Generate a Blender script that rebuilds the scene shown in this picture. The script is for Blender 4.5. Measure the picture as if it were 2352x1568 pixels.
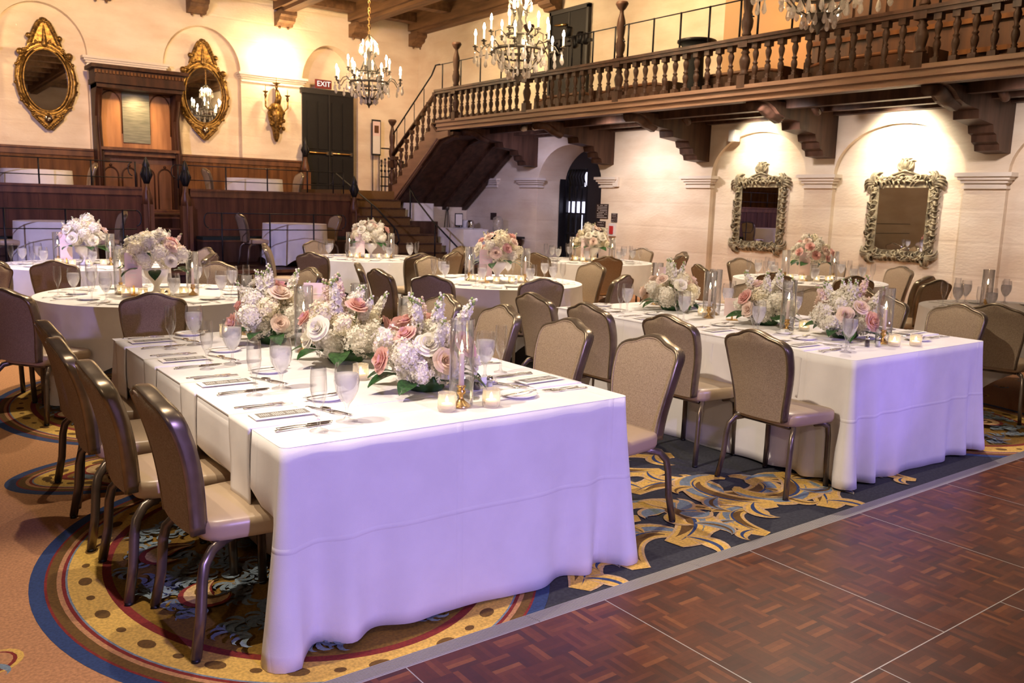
import bpy, bmesh, math, random
from mathutils import Vector, Matrix
for o in list(bpy.data.objects): bpy.data.objects.remove(o, do_unlink=True)
SC = bpy.context.scene; COL = SC.collection
PI = math.pi; sin, cos = math.sin, math.cos
rnd = random.Random(7)
# ---------------------------------------------------------------- camera, world, exposure
cam = bpy.data.cameras.new('camera'); camo = bpy.data.objects.new('camera', cam); COL.objects.link(camo)
cam.sensor_width = 36; cam.lens = 1948.3/2352*36; cam.clip_start = .05; cam.clip_end = 100
cr = Vector((.80444733, -.59333301, .02864331)); cu = Vector((.07209093, .14537711, .98674637)); cf = Vector((.58963327, .79172056, -.15972216))
mw = Matrix((cr, cu, -cf)).transposed().to_4x4(); mw.translation = (0, 0, 1.587); camo.matrix_world = mw
cam.dof.use_dof = True; cam.dof.focus_distance = 3.6; cam.dof.aperture_fstop = 7.0
SC.camera = camo
vs = SC.view_settings; vs.view_transform = 'Standard'; vs.look = 'None'; vs.exposure = 0.72; vs.gamma = 1; vs.use_curve_mapping = False
W = bpy.data.worlds.new('world'); SC.world = W; W.use_nodes = True
W.node_tree.nodes['Background'].inputs[0].default_value = (1, .8, .6, 1); W.node_tree.nodes['Background'].inputs[1].default_value = .12
def lamp(name, kind, loc, power, color, size=.1, aim=None, angle=60, blend=.6, sx=None):
    l = bpy.data.lights.new(name, kind); l.energy = power; l.color = color
    if kind == 'AREA':
        l.size = size
        if sx: l.shape = 'RECTANGLE'; l.size_y = sx
    else: l.shadow_soft_size = size
    if kind == 'SPOT': l.spot_size = math.radians(angle); l.spot_blend = blend
    o = bpy.data.objects.new(name, l); COL.objects.link(o); o.location = loc
    if aim is not None: o.rotation_euler = (Vector(aim)-Vector(loc)).to_track_quat('-Z', 'Y').to_euler()
    return o
WARM = (1, .72, .42); WARM2 = (1, .82, .6); BLUE = (.42, .33, 1); WHITE = (1, .93, .84)
# spots over the tables: hard keys nearly overhead, plus added unseen ones
KEY = (1, .84, .66)
lamp('unseen_overhead_spot', 'SPOT', (1.4, 3.75, 5.75), 240, KEY, .05, (1.7, 3.9, .7), 62, .7)
lamp('unseen_overhead_spot', 'SPOT', (-1.3, 3.2, 5.75), 900, KEY, .05, (3.6, 3.5, .3), 44, .6)
lamp('unseen_overhead_spot', 'SPOT', (.35, 3.3, 5.75), 420, KEY, .04, (.35, 2.9, 0), 30, .5)  # unseen spot added to brighten the carpet by the left chairs
lamp('unseen_overhead_spot', 'SPOT', (1.9, 9.6, 5.7), 650, WARM2, .08, (1.8, 8.6, .7), 62, .8)  # unseen spot added to lift the dim round tables at far left
lamp('unseen_overhead_spot', 'SPOT', (7.4, 4.6, 5.75), 430, KEY, .05, (5.0, 3.8, .7), 60, .8)
lamp('unseen_overhead_spot', 'SPOT', (3.4, 9.0, 5.7), 900, WARM2, .1, (3.6, 9, 0), 100, .8)  # unseen wide spot added to light the middle of the room
lamp('unseen_overhead_spot', 'SPOT', (7.4, 7.6, 5.7), 850, WARM2, .1, (8, 8.4, 0), 100, .8)  # second added wide spot, towards the balcony side
lamp('front_spot', 'SPOT', (-2.5, -2.0, 3.6), 100, (1, .80, .62), .12, (3.2, 4.5, .4), 75, .8)
lamp('floor_fill', 'SPOT', (4.2, 1.2, 5.7), 170, WARM2, .3, (4.2, 1.6, 0), 110, .9)
# purple-blue stage lights washing the fronts of the cloths
lamp('stage_light', 'SPOT', (1.6, -2.4, 1.9), 560, BLUE, .08, (1.9, 2.7, .25), 50, .8)
lamp('stage_light', 'SPOT', (6.0, -1.8, 2.1), 360, BLUE, .08, (5.2, 2.7, .4), 40, .8)
lamp('stage_light', 'SPOT', (6.2, -1.4, 1.7), 160, (.3, .2, 1), .05, (4.85, 2.65, .52), 13, 1)
lamp('stage_light', 'SPOT', (-2.6, 7, 4.6), 1300, (.62, .55, 1), .08, (4, 16, .9), 60, .7)
# spots over the carved mirrors, added wall fills, alcove lamp
for yy, p in ((8.75, 130), (6.38, 260)):
    lamp('mirror_light', 'SPOT', (10.75, yy+.05, 2.98), p, (1, .88, .68), .05, (11.4, yy, 2.45), 110, 1)
for yy, p in ((4.2, 105), (7.4, 60), (10.9, 160)): lamp('under_balcony_fill', 'SPOT', (9.55, yy, 2.93), p, (1, .86, .84), .08, (11.3, yy, 1.2), 130, 1)  # unseen spots added to brighten the wall below the balcony
lamp('wall_wash_door', 'SPOT', (9.9, 13.2, 2.8), 60, (.75, .68, 1), .1, (11.3, 14.8, 1.6), 110, .9)
lamp('sconce_light', 'POINT', (7.5, 19.1, 4.6), 75, (1, .72, .38), .06)
lamp('sconce_light', 'POINT', (1.4, 19.1, 4.3), 20, (1, .72, .38), .06)
lamp('alcove_light', 'SPOT', (4.45, 19.0, 3.58), 34, (1, .62, .3), .1, (4.45, 19.4, 2.2), 150, 1)
lamp('far_wash', 'SPOT', (3.0, 13.0, 5.6), 1000, (1, .64, .30), .3, (3.6, 19.5, 3.6), 80, 1)  # this pair of unseen spots is added to brighten the far wall
lamp('far_wash', 'SPOT', (8.0, 13.6, 5.6), 750, (1, .64, .30), .3, (8.6, 19.5, 3.6), 80, 1)
for yy in (5, 10, 14.5): lamp('balcony_wash', 'SPOT', (8.2, yy, 5.6), 380, (1, .70, .38), .3, (11.3, yy, 4.4), 100, 1)
lamp('balcony_lamp', 'SPOT', (9.9, 8.2, 5.4), 100, (1, .45, .16), .1, (11.3, 7.2, 4.2), 120, .9)
# ---------------------------------------------------------------- materials
MT = {}
def mat(n, col, rough=.6, metal=0, **k):
    m = bpy.data.materials.new(n); m.use_nodes = True; b = m.node_tree.nodes['Principled BSDF']
    b.inputs['Base Color'].default_value = (*col, 1); b.inputs['Roughness'].default_value = rough; b.inputs['Metallic'].default_value = metal
    for kk, v in k.items(): b.inputs[kk.replace('_', ' ')].default_value = v
    MT[n] = m; return m
def nn(m, t, **k):
    n = m.node_tree.nodes.new(t)
    for a, v in k.items(): setattr(n, a, v)
    return n
def noisy(m, c1, c2, scale=20, detail=3, bump=0, coord='Object', stretch=None, bscale=None, lo=.35, hi=.65):
    nt = m.node_tree; L = nt.links.new; b = nt.nodes['Principled BSDF']
    tc = nn(m, 'ShaderNodeTexCoord'); mp = nn(m, 'ShaderNodeMapping'); L(tc.outputs[coord], mp.inputs[0])
    if stretch: mp.inputs['Scale'].default_value = stretch
    no = nn(m, 'ShaderNodeTexNoise'); no.inputs['Scale'].default_value = scale; no.inputs['Detail'].default_value = detail; L(mp.outputs[0], no.inputs['Vector'])
    cr_ = nn(m, 'ShaderNodeValToRGB'); e = cr_.color_ramp.elements; e[0].position = lo; e[1].position = hi; e[0].color = (*c1, 1); e[1].color = (*c2, 1)
    L(no.outputs['Fac'], cr_.inputs[0]); L(cr_.outputs[0], b.inputs['Base Color'])
    if bump:
        n2 = nn(m, 'ShaderNodeTexNoise'); n2.inputs['Scale'].default_value = bscale or scale*4; L(mp.outputs[0], n2.inputs['Vector'])
        bp = nn(m, 'ShaderNodeBump'); bp.inputs['Strength'].default_value = bump; bp.inputs['Distance'].default_value = .01; L(n2.outputs['Fac'], bp.inputs['Height']); L(bp.outputs[0], b.inputs['Normal'])
    return m
def emis(n, col, s):
    m = mat(n, (0, 0, 0)); b = m.node_tree.nodes['Principled BSDF']; b.inputs['Emission Color'].default_value = (*col, 1); b.inputs['Emission Strength'].default_value = s
    try: m.cycles.emission_sampling = 'NONE'
    except Exception: pass
    return m
def thin(n, col=(1, 1, 1), edge=.9, base=.06, rough=.02, body=None, bodyfac=0):
    # thin clear glass: see-through straight on, glossy and brighter towards the rims
    m = bpy.data.materials.new(n); m.use_nodes = True; nt = m.node_tree; nt.nodes.clear(); L = nt.links.new
    out = nn(m, 'ShaderNodeOutputMaterial'); tr = nn(m, 'ShaderNodeBsdfTransparent'); tr.inputs[0].default_value = (*col, 1)
    gl = nn(m, 'ShaderNodeBsdfGlossy'); gl.inputs['Roughness'].default_value = rough
    lw = nn(m, 'ShaderNodeLayerWeight'); lw.inputs['Blend'].default_value = .35
    mr = nn(m, 'ShaderNodeMapRange'); mr.inputs['To Min'].default_value = base; mr.inputs['To Max'].default_value = edge; L(lw.outputs['Facing'], mr.inputs['Value'])
    mx = nn(m, 'ShaderNodeMixShader'); L(mr.outputs[0], mx.inputs[0]); L(tr.outputs[0], mx.inputs[1]); L(gl.outputs[0], mx.inputs[2]); last = mx
    if body:
        df = nn(m, 'ShaderNodeBsdfDiffuse'); df.inputs[0].default_value = (*body, 1); tl = nn(m, 'ShaderNodeBsdfTranslucent'); tl.inputs[0].default_value = (*body, 1)
        a = nn(m, 'ShaderNodeMixShader'); L(df.outputs[0], a.inputs[1]); L(tl.outputs[0], a.inputs[2]); a.inputs[0].default_value = .5
        c = nn(m, 'ShaderNodeMixShader'); c.inputs[0].default_value = bodyfac; L(mx.outputs[0], c.inputs[1]); L(a.outputs[0], c.inputs[2]); last = c
    L(last.outputs[0], out.inputs[0]); MT[n] = m; return m
def petal(n, c1, c2):
    m = mat(n, c1, .7); noisy(m, c1, c2, 30, 2, coord='Object')
    b = m.node_tree.nodes['Principled BSDF']; b.inputs['Subsurface Weight'].default_value = 0
    nt = m.node_tree; L = nt.links.new; tl = nn(m, 'ShaderNodeBsdfTranslucent'); tl.inputs[0].default_value = (*c2, 1)
    mx = nn(m, 'ShaderNodeMixShader'); mx.inputs[0].default_value = .3; L(b.outputs[0], mx.inputs[1]); L(tl.outputs[0], mx.inputs[2]); L(mx.outputs[0], nt.nodes['Material Output'].inputs[0]); return m
m = mat('plaster', (.78, .66, .52), .85); noisy(m, (.72, .59, .44), (.84, .73, .58), 1.3, 5, .35, stretch=(1, 1, 2.5), bscale=14)
m = mat('trimplaster', (.74, .66, .56), .8)
# painted block wall: faint courses
nt = MT['plaster'].node_tree; L = nt.links.new
wv = nn(MT['plaster'], 'ShaderNodeTexWave', wave_type='BANDS', bands_direction='Z'); wv.inputs['Scale'].default_value = .75; wv.inputs['Distortion'].default_value = .25
tc = nn(MT['plaster'], 'ShaderNodeTexCoord'); L(tc.outputs['Object'], wv.inputs['Vector'])
cr2 = nn(MT['plaster'], 'ShaderNodeValToRGB'); cr2.color_ramp.elements[0].position = 0; cr2.color_ramp.elements[1].position = .04; cr2.color_ramp.elements[0].color = (.35, .35, .35, 1)
L(wv.outputs['Fac'], cr2.inputs[0])
b2 = nn(MT['plaster'], 'ShaderNodeBump'); b2.inputs['Strength'].default_value = .5; b2.inputs['Distance'].default_value = .006; L(cr2.outputs[0], b2.inputs['Height'])
bb = [n for n in nt.nodes if n.bl_idname == 'ShaderNodeBump' and n != b2][0]; L(bb.outputs[0], b2.inputs['Normal']); L(b2.outputs[0], nt.nodes['Principled BSDF'].inputs['Normal'])
def wood(n, c1, c2, rough=.4, st=(1, 1, .12), sc=9): return noisy(mat(n, c1, rough), c1, c2, sc, 6, .1, stretch=st)
wood('wood_dark', (.028, .010, .005), (.065, .024, .011), .5)
wood('wood_mid', (.085, .030, .011), (.17, .065, .024), .45)
wood('wood_beam', (.11, .052, .022), (.22, .115, .05), .6, (1, .12, 1))
wood('wood_front', (.062, .024, .014), (.125, .048, .026), .55)
wood('wood_upper', (.040, .014, .005), (.085, .032, .011), .5)
wood('wood_fascia', (.20, .105, .062), (.30, .165, .10), .5, (1, .1, 1))
wood('wood_panel', (.08, .030, .009), (.17, .068, .020), .5)
wood('wood_niche', (.30, .13, .05), (.48, .23, .09), .4)
wood('wood_brown', (.042, .020, .012), (.085, .042, .026), .45)
noisy(mat('carpet_navy', (.02, .021, .03), .95), (.018, .019, .028), (.034, .035, .045), 60, 3, .3, bscale=400)
def carp(n, c): return noisy(mat(n, c, .95), tuple(x*.8 for x in c), tuple(min(1, x*1.18) for x in c), 90, 3, .3, bscale=400)
carp('carpet_peach', (.44, .21, .09)); carp('carpet_gold', (.62, .38, .08)); carp('carpet_blue', (.022, .045, .13)); carp('carpet_red', (.19, .016, .010))
carp('carpet_cream', (.55, .36, .17)); carp('carpet_sky', (.17, .22, .26)); carp('carpet_brown', (.13, .062, .008)); carp('carpet_ochre', (.22, .115, .012)); carp('carpet_green', (.12, .11, .02)); carp('stair_carpet', (.15, .08, .026))
noisy(mat('linen', (.78, .75, .74), .85), (.76, .73, .72), (.82, .79, .78), 6, 3, .12, bscale=500)
noisy(mat('napkin', (.80, .77, .75), .85), (.78, .75, .73), (.83, .80, .78), 8, 2, .1, bscale=500)
noisy(mat('chair_fabric', (.27, .20, .145), .8), (.27, .195, .125), (.38, .285, .19), 160, 2, .35, bscale=420)
mat('chair_vinyl', (.46, .34, .22), .36); MT['chair_vinyl'].node_tree.nodes['Principled BSDF'].inputs['Specular IOR Level'].default_value = .6
noisy(mat('trim_metal', (.33, .26, .17), .32, .75), (.17, .13, .085), (.27, .215, .15), 8)
noisy(mat('leg_metal', (.17, .13, .10), .3, .7), (.13, .10, .08), (.2, .155, .12), 8)
mat('silver', (.72, .69, .66), .2, 1); mat('brass', (.85, .55, .20), .28, 1); mat('iron', (.012, .011, .014), .45, .4); mat('aluminium', (.42, .40, .39), .45, .7)
mat('porcelain', (.85, .83, .82), .25); mat('card', (.85, .80, .76), .7); mat('card_pink', (.80, .62, .62), .6); mat('menu_grey', (.22, .205, .18), .7); mat('ink', (.12, .1, .09), .7); mat('text_light', (.75, .70, .66), .7)
mat('wax', (.85, .70, .64), .5, Subsurface_Weight=.0); emis('flame', (1, .72, .34), 22); emis('bulb', (1, .80, .50), 110); emis('candle_sleeve', (1, .74, .40), 3.2); emis('votive_glow', (1, .66, .34), 7)
thin('glass', (.95, .95, .965), .8, .03); thin('glass_votive', (.98, .96, .9), .7, .15, .1, (.95, .9, .8), .25); thin('crystal', (.9, .88, .88), .95, .25, .03, (1, .95, .88), .45); thin('water', (.95, .96, 1), .5, .05, .05, (.88, .86, .87), .42)
thin('pepper_glass', (.9, .9, .9), .6, .1); mat('pepper', (.10, .07, .06), .8); mat('salt', (.85, .85, .85), .8)
petal('petal_white', (.84, .80, .70), (.92, .88, .80)); petal('petal_blush', (.82, .62, .54), (.90, .76, .68)); petal('petal_pink', (.78, .42, .39), (.88, .60, .55)); petal('petal_cream', (.84, .76, .56), (.92, .86, .70)); petal('petal_lav', (.80, .76, .80), (.90, .87, .88))
noisy(mat('leaf', (.02, .075, .02), .35), (.012, .045, .012), (.035, .12, .03), 12); mat('bud', (.28, .36, .12), .6)
noisy(mat('gilt', (.35, .20, .05), .38, .7), (.09, .045, .010), (.33, .19, .045), 22, 3)
noisy(mat('silverleaf', (.30, .25, .16), .55, .15), (.11, .085, .05), (.42, .35, .22), 14, 3)
mat('mirror', (.92, .92, .92), .01, 1); mat('door_grey', (.012, .011, .012), .55); mat('door_black', (.010, .008, .010), .5)
emis('exit_glow', (.9, .85, .75), .9); mat('exit_red', (.16, .015, .015), .5); mat('sign_brown', (.035, .018, .016), .5); mat('white_plastic', (.75, .72, .7), .5); mat('red_paint', (.5, .03, .03), .5)
emis('window_glow', (.75, .72, 1), 1.6); noisy(mat('lantern', (.1, .1, .1), .5), (.03, .03, .03), (.1, .1, .1)); mat('lamplit_plaster', (.55, .34, .18), .8); mat('tarnish', (.12, .10, .075), .4, .6); noisy(mat('plaque', (.16, .17, .13), .5), (.12, .13, .10), (.24, .25, .19), 12, 2, stretch=(.3, 1, 5)); mat('black_cloth', (.006, .006, .007), .8); mat('green_cushion', (.006, .018, .014), .6)
for n_ in ('wood_dark', 'wood_brown', 'wood_front', 'wood_panel', 'door_grey'): MT[n_].node_tree.nodes['Principled BSDF'].inputs['Specular IOR Level'].default_value = .22
m = mat('table_linen', (.80, .77, .76), .85); noisy(m, (.77, .74, .73), (.82, .79, .78), 6, 3, .12, bscale=500)
# pressed fold lines in the long cloths
nt = m.node_tree; L = nt.links.new; tc = nn(m, 'ShaderNodeTexCoord'); pv_ = [n for n in nt.nodes if n.bl_idname == 'ShaderNodeBump'][0].outputs[0]
for dr_, sc_, ph_ in (('Z', .62, 1.2), ('X', .40, .7), ('Y', .40, 2.0)):
    wv = nn(m, 'ShaderNodeTexWave', wave_type='BANDS', bands_direction=dr_); wv.inputs['Scale'].default_value = sc_; wv.inputs['Distortion'].default_value = .15; wv.inputs['Phase Offset'].default_value = ph_
    L(tc.outputs['Object'], wv.inputs['Vector']); rp = nn(m, 'ShaderNodeValToRGB'); rp.color_ramp.elements[0].position = 0; rp.color_ramp.elements[0].color = (1, 1, 1, 1); rp.color_ramp.elements[1].position = .0015; rp.color_ramp.elements[1].color = (0, 0, 0, 1)
    L(wv.outputs['Fac'], rp.inputs[0]); bp = nn(m, 'ShaderNodeBump'); bp.inputs['Strength'].default_value = .5; bp.inputs['Distance'].default_value = .004; L(rp.outputs[0], bp.inputs['Height']); L(pv_, bp.inputs['Normal']); pv_ = bp.outputs[0]
L(pv_, nt.nodes['Principled BSDF'].inputs['Normal'])
# parquet
m = mat('parquet', (.2, .08, .04), .28, 0, Specular_IOR_Level=.35); nt = m.node_tree; L = nt.links.new
def mth(op, a, b_=None, c=None):
    n = nn(m, 'ShaderNodeMath', operation=op)
    for i, v in enumerate((a, b_, c)):
        if v is None: continue
        if isinstance(v, (int, float)): n.inputs[i].default_value = v
        else: L(v, n.inputs[i])
    return n.outputs[0]
tc = nn(m, 'ShaderNodeTexCoord'); sp = nn(m, 'ShaderNodeSeparateXYZ'); L(tc.outputs['Object'], sp.inputs[0])
cell = .1143
X, Y = mth('DIVIDE', sp.outputs[0], cell), mth('DIVIDE', sp.outputs[1], cell)
cx, cy = mth('FLOOR', X), mth('FLOOR', Y); fx, fy = mth('FRACT', X), mth('FRACT', Y)
par = mth('MODULO', mth('ABSOLUTE', mth('ADD', cx, cy)), 2.0)
along = mth('ADD', mth('MULTIPLY', fx, par), mth('MULTIPLY', fy, mth('SUBTRACT', 1.0, par)))
st = mth('FLOOR', mth('MULTIPLY', along, 5.0)); fs = mth('FRACT', mth('MULTIPLY', along, 5.0))
cb = nn(m, 'ShaderNodeCombineXYZ'); L(cx, cb.inputs[0]); L(cy, cb.inputs[1]); L(st, cb.inputs[2])
wn = nn(m, 'ShaderNodeTexWhiteNoise'); L(cb.outputs[0], wn.inputs['Vector'])
cr_ = nn(m, 'ShaderNodeValToRGB'); e = cr_.color_ramp.elements; e[0].color = (.06, .017, .010, 1); e[1].color = (.22, .072, .022, 1)
for p_, c_ in ((.2, (.080, .018, .008, 1)), (.55, (.112, .027, .010, 1)), (.88, (.145, .038, .013, 1)), (.95, (.21, .062, .018, 1))):
    q = e.new(p_); q.color = c_
L(wn.outputs['Value'], cr_.inputs[0])
no = nn(m, 'ShaderNodeTexNoise'); no.inputs['Scale'].default_value = 40; L(tc.outputs['Object'], no.inputs['Vector'])
mx = nn(m, 'ShaderNodeMixRGB', blend_type='MULTIPLY'); mx.inputs[0].default_value = .45; L(cr_.outputs[0], mx.inputs[1]); L(no.outputs['Fac'], mx.inputs[2])
edge = mth('MINIMUM', fs, mth('SUBTRACT', 1.0, fs)); ed = mth('LESS_THAN', edge, .03)
mx2 = nn(m, 'ShaderNodeMixRGB', blend_type='MIX'); L(mth('MULTIPLY', ed, .55), mx2.inputs[0]); L(mx.outputs[0], mx2.inputs[1]); mx2.inputs[2].default_value = (.025, .01, .008, 1)
L(mx2.outputs[0], nt.nodes['Principled BSDF'].inputs['Base Color'])
rr = nn(m, 'ShaderNodeTexNoise'); rr.inputs['Scale'].default_value = 6; L(tc.outputs['Object'], rr.inputs['Vector'])
mr = nn(m, 'ShaderNodeMapRange'); mr.inputs['To Min'].default_value = .25; mr.inputs['To Max'].default_value = .5; L(rr.outputs['Fac'], mr.inputs[0]); L(mr.outputs[0], nt.nodes['Principled BSDF'].inputs['Roughness'])
# ---------------------------------------------------------------- mesh builder
class MB:
    def __init__(s): s.v = []; s.f = []; s.m = []; s.sm = []; s.mats = []
    def mi(s, n):
        if n not in s.mats: s.mats.append(n)
        return s.mats.index(n)
    def add(s, vs_, fs_, m, smooth=False, T=None):
        o = len(s.v); k = s.mi(m)
        for p in vs_:
            p = Vector(p); s.v.append(tuple(T @ p) if T else tuple(p))
        for f in fs_: s.f.append(tuple(i+o for i in f)); s.m.append(k); s.sm.append(smooth)
        return s
    def box(s, c, d, m, T=None, rz=0):
        x, y, z = d[0]/2, d[1]/2, d[2]/2; R_ = Matrix.Translation(c) @ Matrix.Rotation(rz, 4, 'Z')
        vs_ = [R_ @ Vector((a*x, b*y, e*z)) for e in (-1, 1) for a, b in ((-1, -1), (1, -1), (1, 1), (-1, 1))]
        return s.add(vs_, [(3, 2, 1, 0), (4, 5, 6, 7), (0, 1, 5, 4), (1, 2, 6, 5), (2, 3, 7, 6), (3, 0, 4, 7)], m, False, T)
    def bx(s, a, b, m, T=None):
        return s.box([(a[i]+b[i])/2 for i in range(3)], [abs(b[i]-a[i]) for i in range(3)], m, T)
    def lathe(s, pr, m, seg=16, c=(0, 0, 0), T=None, smooth=True, cap=True):
        vs_ = []; fs_ = []
        for r_, z in pr:
            for i in range(seg): a = 2*PI*i/seg; vs_.append((c[0]+r_*cos(a), c[1]+r_*sin(a), c[2]+z))
        for j in range(len(pr)-1):
            for i in range(seg): k = (i+1) % seg; fs_.append((j*seg+i, j*seg+k, (j+1)*seg+k, (j+1)*seg+i))
        if cap:
            if pr[0][0] > 1e-4: fs_.append(tuple(range(seg))[::-1])
            if pr[-1][0] > 1e-4: fs_.append(tuple((len(pr)-1)*seg+i for i in range(seg)))
        return s.add(vs_, fs_, m, smooth, T)
    def tube(s, pts, r_, m, seg=8, T=None, closed=False, sq=None, up=None):
        pts = [Vector(p) for p in pts]; n = len(pts); vs_ = []; fs_ = []; pv = None
        for i, p in enumerate(pts):
            if closed: t = pts[(i+1) % n]-pts[i-1]
            else: t = pts[min(i+1, n-1)]-pts[max(i-1, 0)]
            t.normalize()
            a = up if up is not None else (pv if pv is not None else (Vector((0, 0, 1)) if abs(t.z) < .9 else Vector((1, 0, 0))))
            b = t.cross(a)
            if b.length < 1e-5: b = t.cross(Vector((1, .1, 0)))
            b.normalize(); a2 = b.cross(t).normalized(); pv = a2
            rr_ = r_[i] if isinstance(r_, (list, tuple)) else r_
            for k in range(seg):
                an = 2*PI*(k+.5)/seg
                if sq: w, h = sq; vs_.append(p+b*(w*(1 if cos(an) > 0 else -1))*min(1, abs(cos(an))*1.35)+a2*(h*(1 if sin(an) > 0 else -1))*min(1, abs(sin(an))*1.35))
                else: vs_.append(p+b*rr_*cos(an)+a2*rr_*sin(an))
        mm = n if closed else n-1
        for j in range(mm):
            for k in range(seg): q = (k+1) % seg; j2 = (j+1) % n; fs_.append((j*seg+k, j*seg+q, j2*seg+q, j2*seg+k))
        if not closed: fs_.append(tuple(range(seg))[::-1]); fs_.append(tuple((n-1)*seg+k for k in range(seg)))
        return s.add(vs_, fs_, m, True, T)
    def grid(s, fn, nu, nv, m, T=None, smooth=True, wrap=False):
        vs_ = [fn(i/nu, j/nv) for j in range(nv+1) for i in range(nu+(0 if wrap else 1))]; w = nu if wrap else nu+1; fs_ = []
        for j in range(nv):
            for i in range(nu): k = (i+1) % w if wrap else i+1; fs_.append((j*w+i, j*w+k, (j+1)*w+k, (j+1)*w+i))
        return s.add(vs_, fs_, m, smooth, T)
    def prism(s, poly, a, b, m, T=None):
        # poly in local XY, extruded a..b along Z
        n = len(poly); vs_ = [(x, y, a) for x, y in poly]+[(x, y, b) for x, y in poly]
        fs_ = [tuple(range(n))[::-1], tuple(range(n, 2*n))]+[(i, (i+1) % n, n+(i+1) % n, n+i) for i in range(n)]
        return s.add(vs_, fs_, m, False, T)
    def flat(s, pts, z, m, T=None): return s.add([(x, y, z) for x, y in pts], [tuple(range(len(pts)))], m, False, T)
    def ball(s, c, r_, m, seg=10, T=None, sz=1):
        return s.lathe([(r_*sin(PI*j/6), -r_*sz*cos(PI*j/6)) for j in range(7)], m, seg, c, T, cap=False)
    def mesh(s, name):
        me = bpy.data.meshes.new(name); me.from_pydata(s.v, [], s.f)
        for n in s.mats: me.materials.append(MT[n])
        me.polygons.foreach_set('material_index', s.m); me.polygons.foreach_set('use_smooth', s.sm); me.update(); return me
    def obj(s, name, parent=None, label=None, loc=None, rot=None):
        return mk(name, s.mesh(name), parent, label, loc, rot)
def mk(name, me, parent=None, label=None, loc=None, rot=None, scale=None):
    o = bpy.data.objects.new(name, me); COL.objects.link(o)
    if parent: o.parent = parent
    if label: o['label'] = label
    if loc is not None: o.location = loc
    if rot is not None: o.rotation_euler = rot
    if scale is not None: o.scale = (scale,)*3 if isinstance(scale, (int, float)) else scale
    return o
def tag(o, label, cat, group=None, kind=None):
    o['label'] = label; o['category'] = cat
    if group: o['group'] = group
    if kind: o['kind'] = kind
    return o
def thing(name, label, cat, loc=(0, 0, 0), rz=0, group=None):
    o = bpy.data.objects.new(name, None); COL.objects.link(o); o.location = loc; o.rotation_euler = (0, 0, rz); o.empty_display_size = .1
    return tag(o, label, cat, group)
def struct(o, label=None):
    o['kind'] = 'structure'
    if label: o['label'] = label
    return o
KIDS = {}
def kids(o):
    return list(o.children)
def dup(root, label, loc=None, rz=None, group=None, parts=True, scale=None):
    r_ = root.copy(); COL.objects.link(r_); r_['label'] = label
    if loc is not None: r_.location = loc
    if rz is not None: r_.rotation_euler = (0, 0, rz)
    if scale: r_.scale = (scale,)*3
    if group: r_['group'] = group
    if parts:
        for ch in root.children:
            c = ch.copy(); COL.objects.link(c); c.parent = r_
            for g in ch.children: d = g.copy(); COL.objects.link(d); d.parent = c
    return r_
def place(root, label, loc, rz=0, group=None, used={}, scale=None):
    # first call moves the prototype itself, later calls copy it with its parts
    if root.name not in used:
        used[root.name] = 1; root['label'] = label; root.location = loc; root.rotation_euler = (0, 0, rz)
        if group: root['group'] = group
        if scale: root.scale = (scale,)*3
        return root
    return dup(root, label, loc, rz, group, scale=scale)
# ================================================================ SETTING
XW, YW, ZC = 11.3, 19.5, 6.15
def arch_wall(P, s0, s1, z0, z1, bays, m='plaster'):
    mb = MB(); q = lambda a: mb.add([P(*p) for p in a], [tuple(range(len(a)))], m)
    cur = s0; N = 24
    for sa, sb, sp_, tp, dep, back, zb in bays:
        q([(cur, z0, 0), (sa, z0, 0), (sa, z1, 0), (cur, z1, 0)])
        c, hw = (sa+sb)/2, (sb-sa)/2; pts = []
        for i in range(N+1): a = PI-PI*i/N; pts.append((c+hw*cos(a), sp_+(tp-sp_)*sin(a)))
        for i in range(N):
            (a, b), (d, e) = pts[i], pts[i+1]
            q([(a, b, 0), (d, e, 0), (d, z1, 0), (a, z1, 0)]); q([(a, b, 0), (d, e, 0), (d, e, dep), (a, b, dep)])
        for s_ in (sa, sb): q([(s_, zb, 0), (s_, sp_, 0), (s_, sp_, dep), (s_, zb, dep)])
        if zb > z0: q([(sa, z0, 0), (sb, z0, 0), (sb, zb, 0), (sa, zb, 0)]); q([(sa, zb, 0), (sb, zb, 0), (sb, zb, dep), (sa, zb, dep)])
        if back: q([(sa, zb, dep)]+[(sb, zb, dep)]+[(a, b, dep) for a, b in pts[::-1]])
        cur = sb
    q([(cur, z0, 0), (s1, z0, 0), (s1, z1, 0), (cur, z1, 0)])
    return mb
w = arch_wall(lambda s, z, d: (XW+d, s, z), -4, YW, 0, ZC, [(-1.8, .1, 2.15, 2.83, .08, True, 0), (.7, 2.57, 2.15, 2.83, .08, True, 0), (3.05, 4.98, 2.15, 2.83, .08, True, 0), (5.50, 7.40, 2.15, 2.83, .08, True, 0), (7.88, 9.70, 2.15, 2.83, .08, True, 0), (12.42, 14.42, 2.0, 2.80, .75, False, 0)]).obj('wall_right')
struct(w, 'cream painted block wall under the balcony with arched recesses')
w = arch_wall(lambda s, z, d: (s, YW+d, z), -4, XW, 0, ZC, [(-1.9, -.2, 4.3, 5.2, .14, True, 0), (1.95, 3.62, 4.3, 5.22, .14, True, 0), (5.08, 6.74, 4.3, 5.2, .14, True, 0), (8.18, 9.62, 4.25, 5.17, .35, True, 1.79)]).obj('wall_back')
struct(w, 'cream far wall with shallow arches above the platforms')
struct(MB().bx((-4.1, -4.1, 0), (-4, YW, ZC), 'plaster').obj('wall_left'), 'cream side wall left of the room')
struct(MB().bx((-4, -4, 0), (-3.9, YW-6, 2.7), 'wood_panel').bx((-4, -4, 2.7), (-3.86, YW-6, 2.8), 'wood_mid').obj('wall_added_panelling'), 'dark wood panelling added along the unseen side wall for the mirrors to reflect')  # unseen panelling, added so the mirrors reflect something dark
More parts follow.
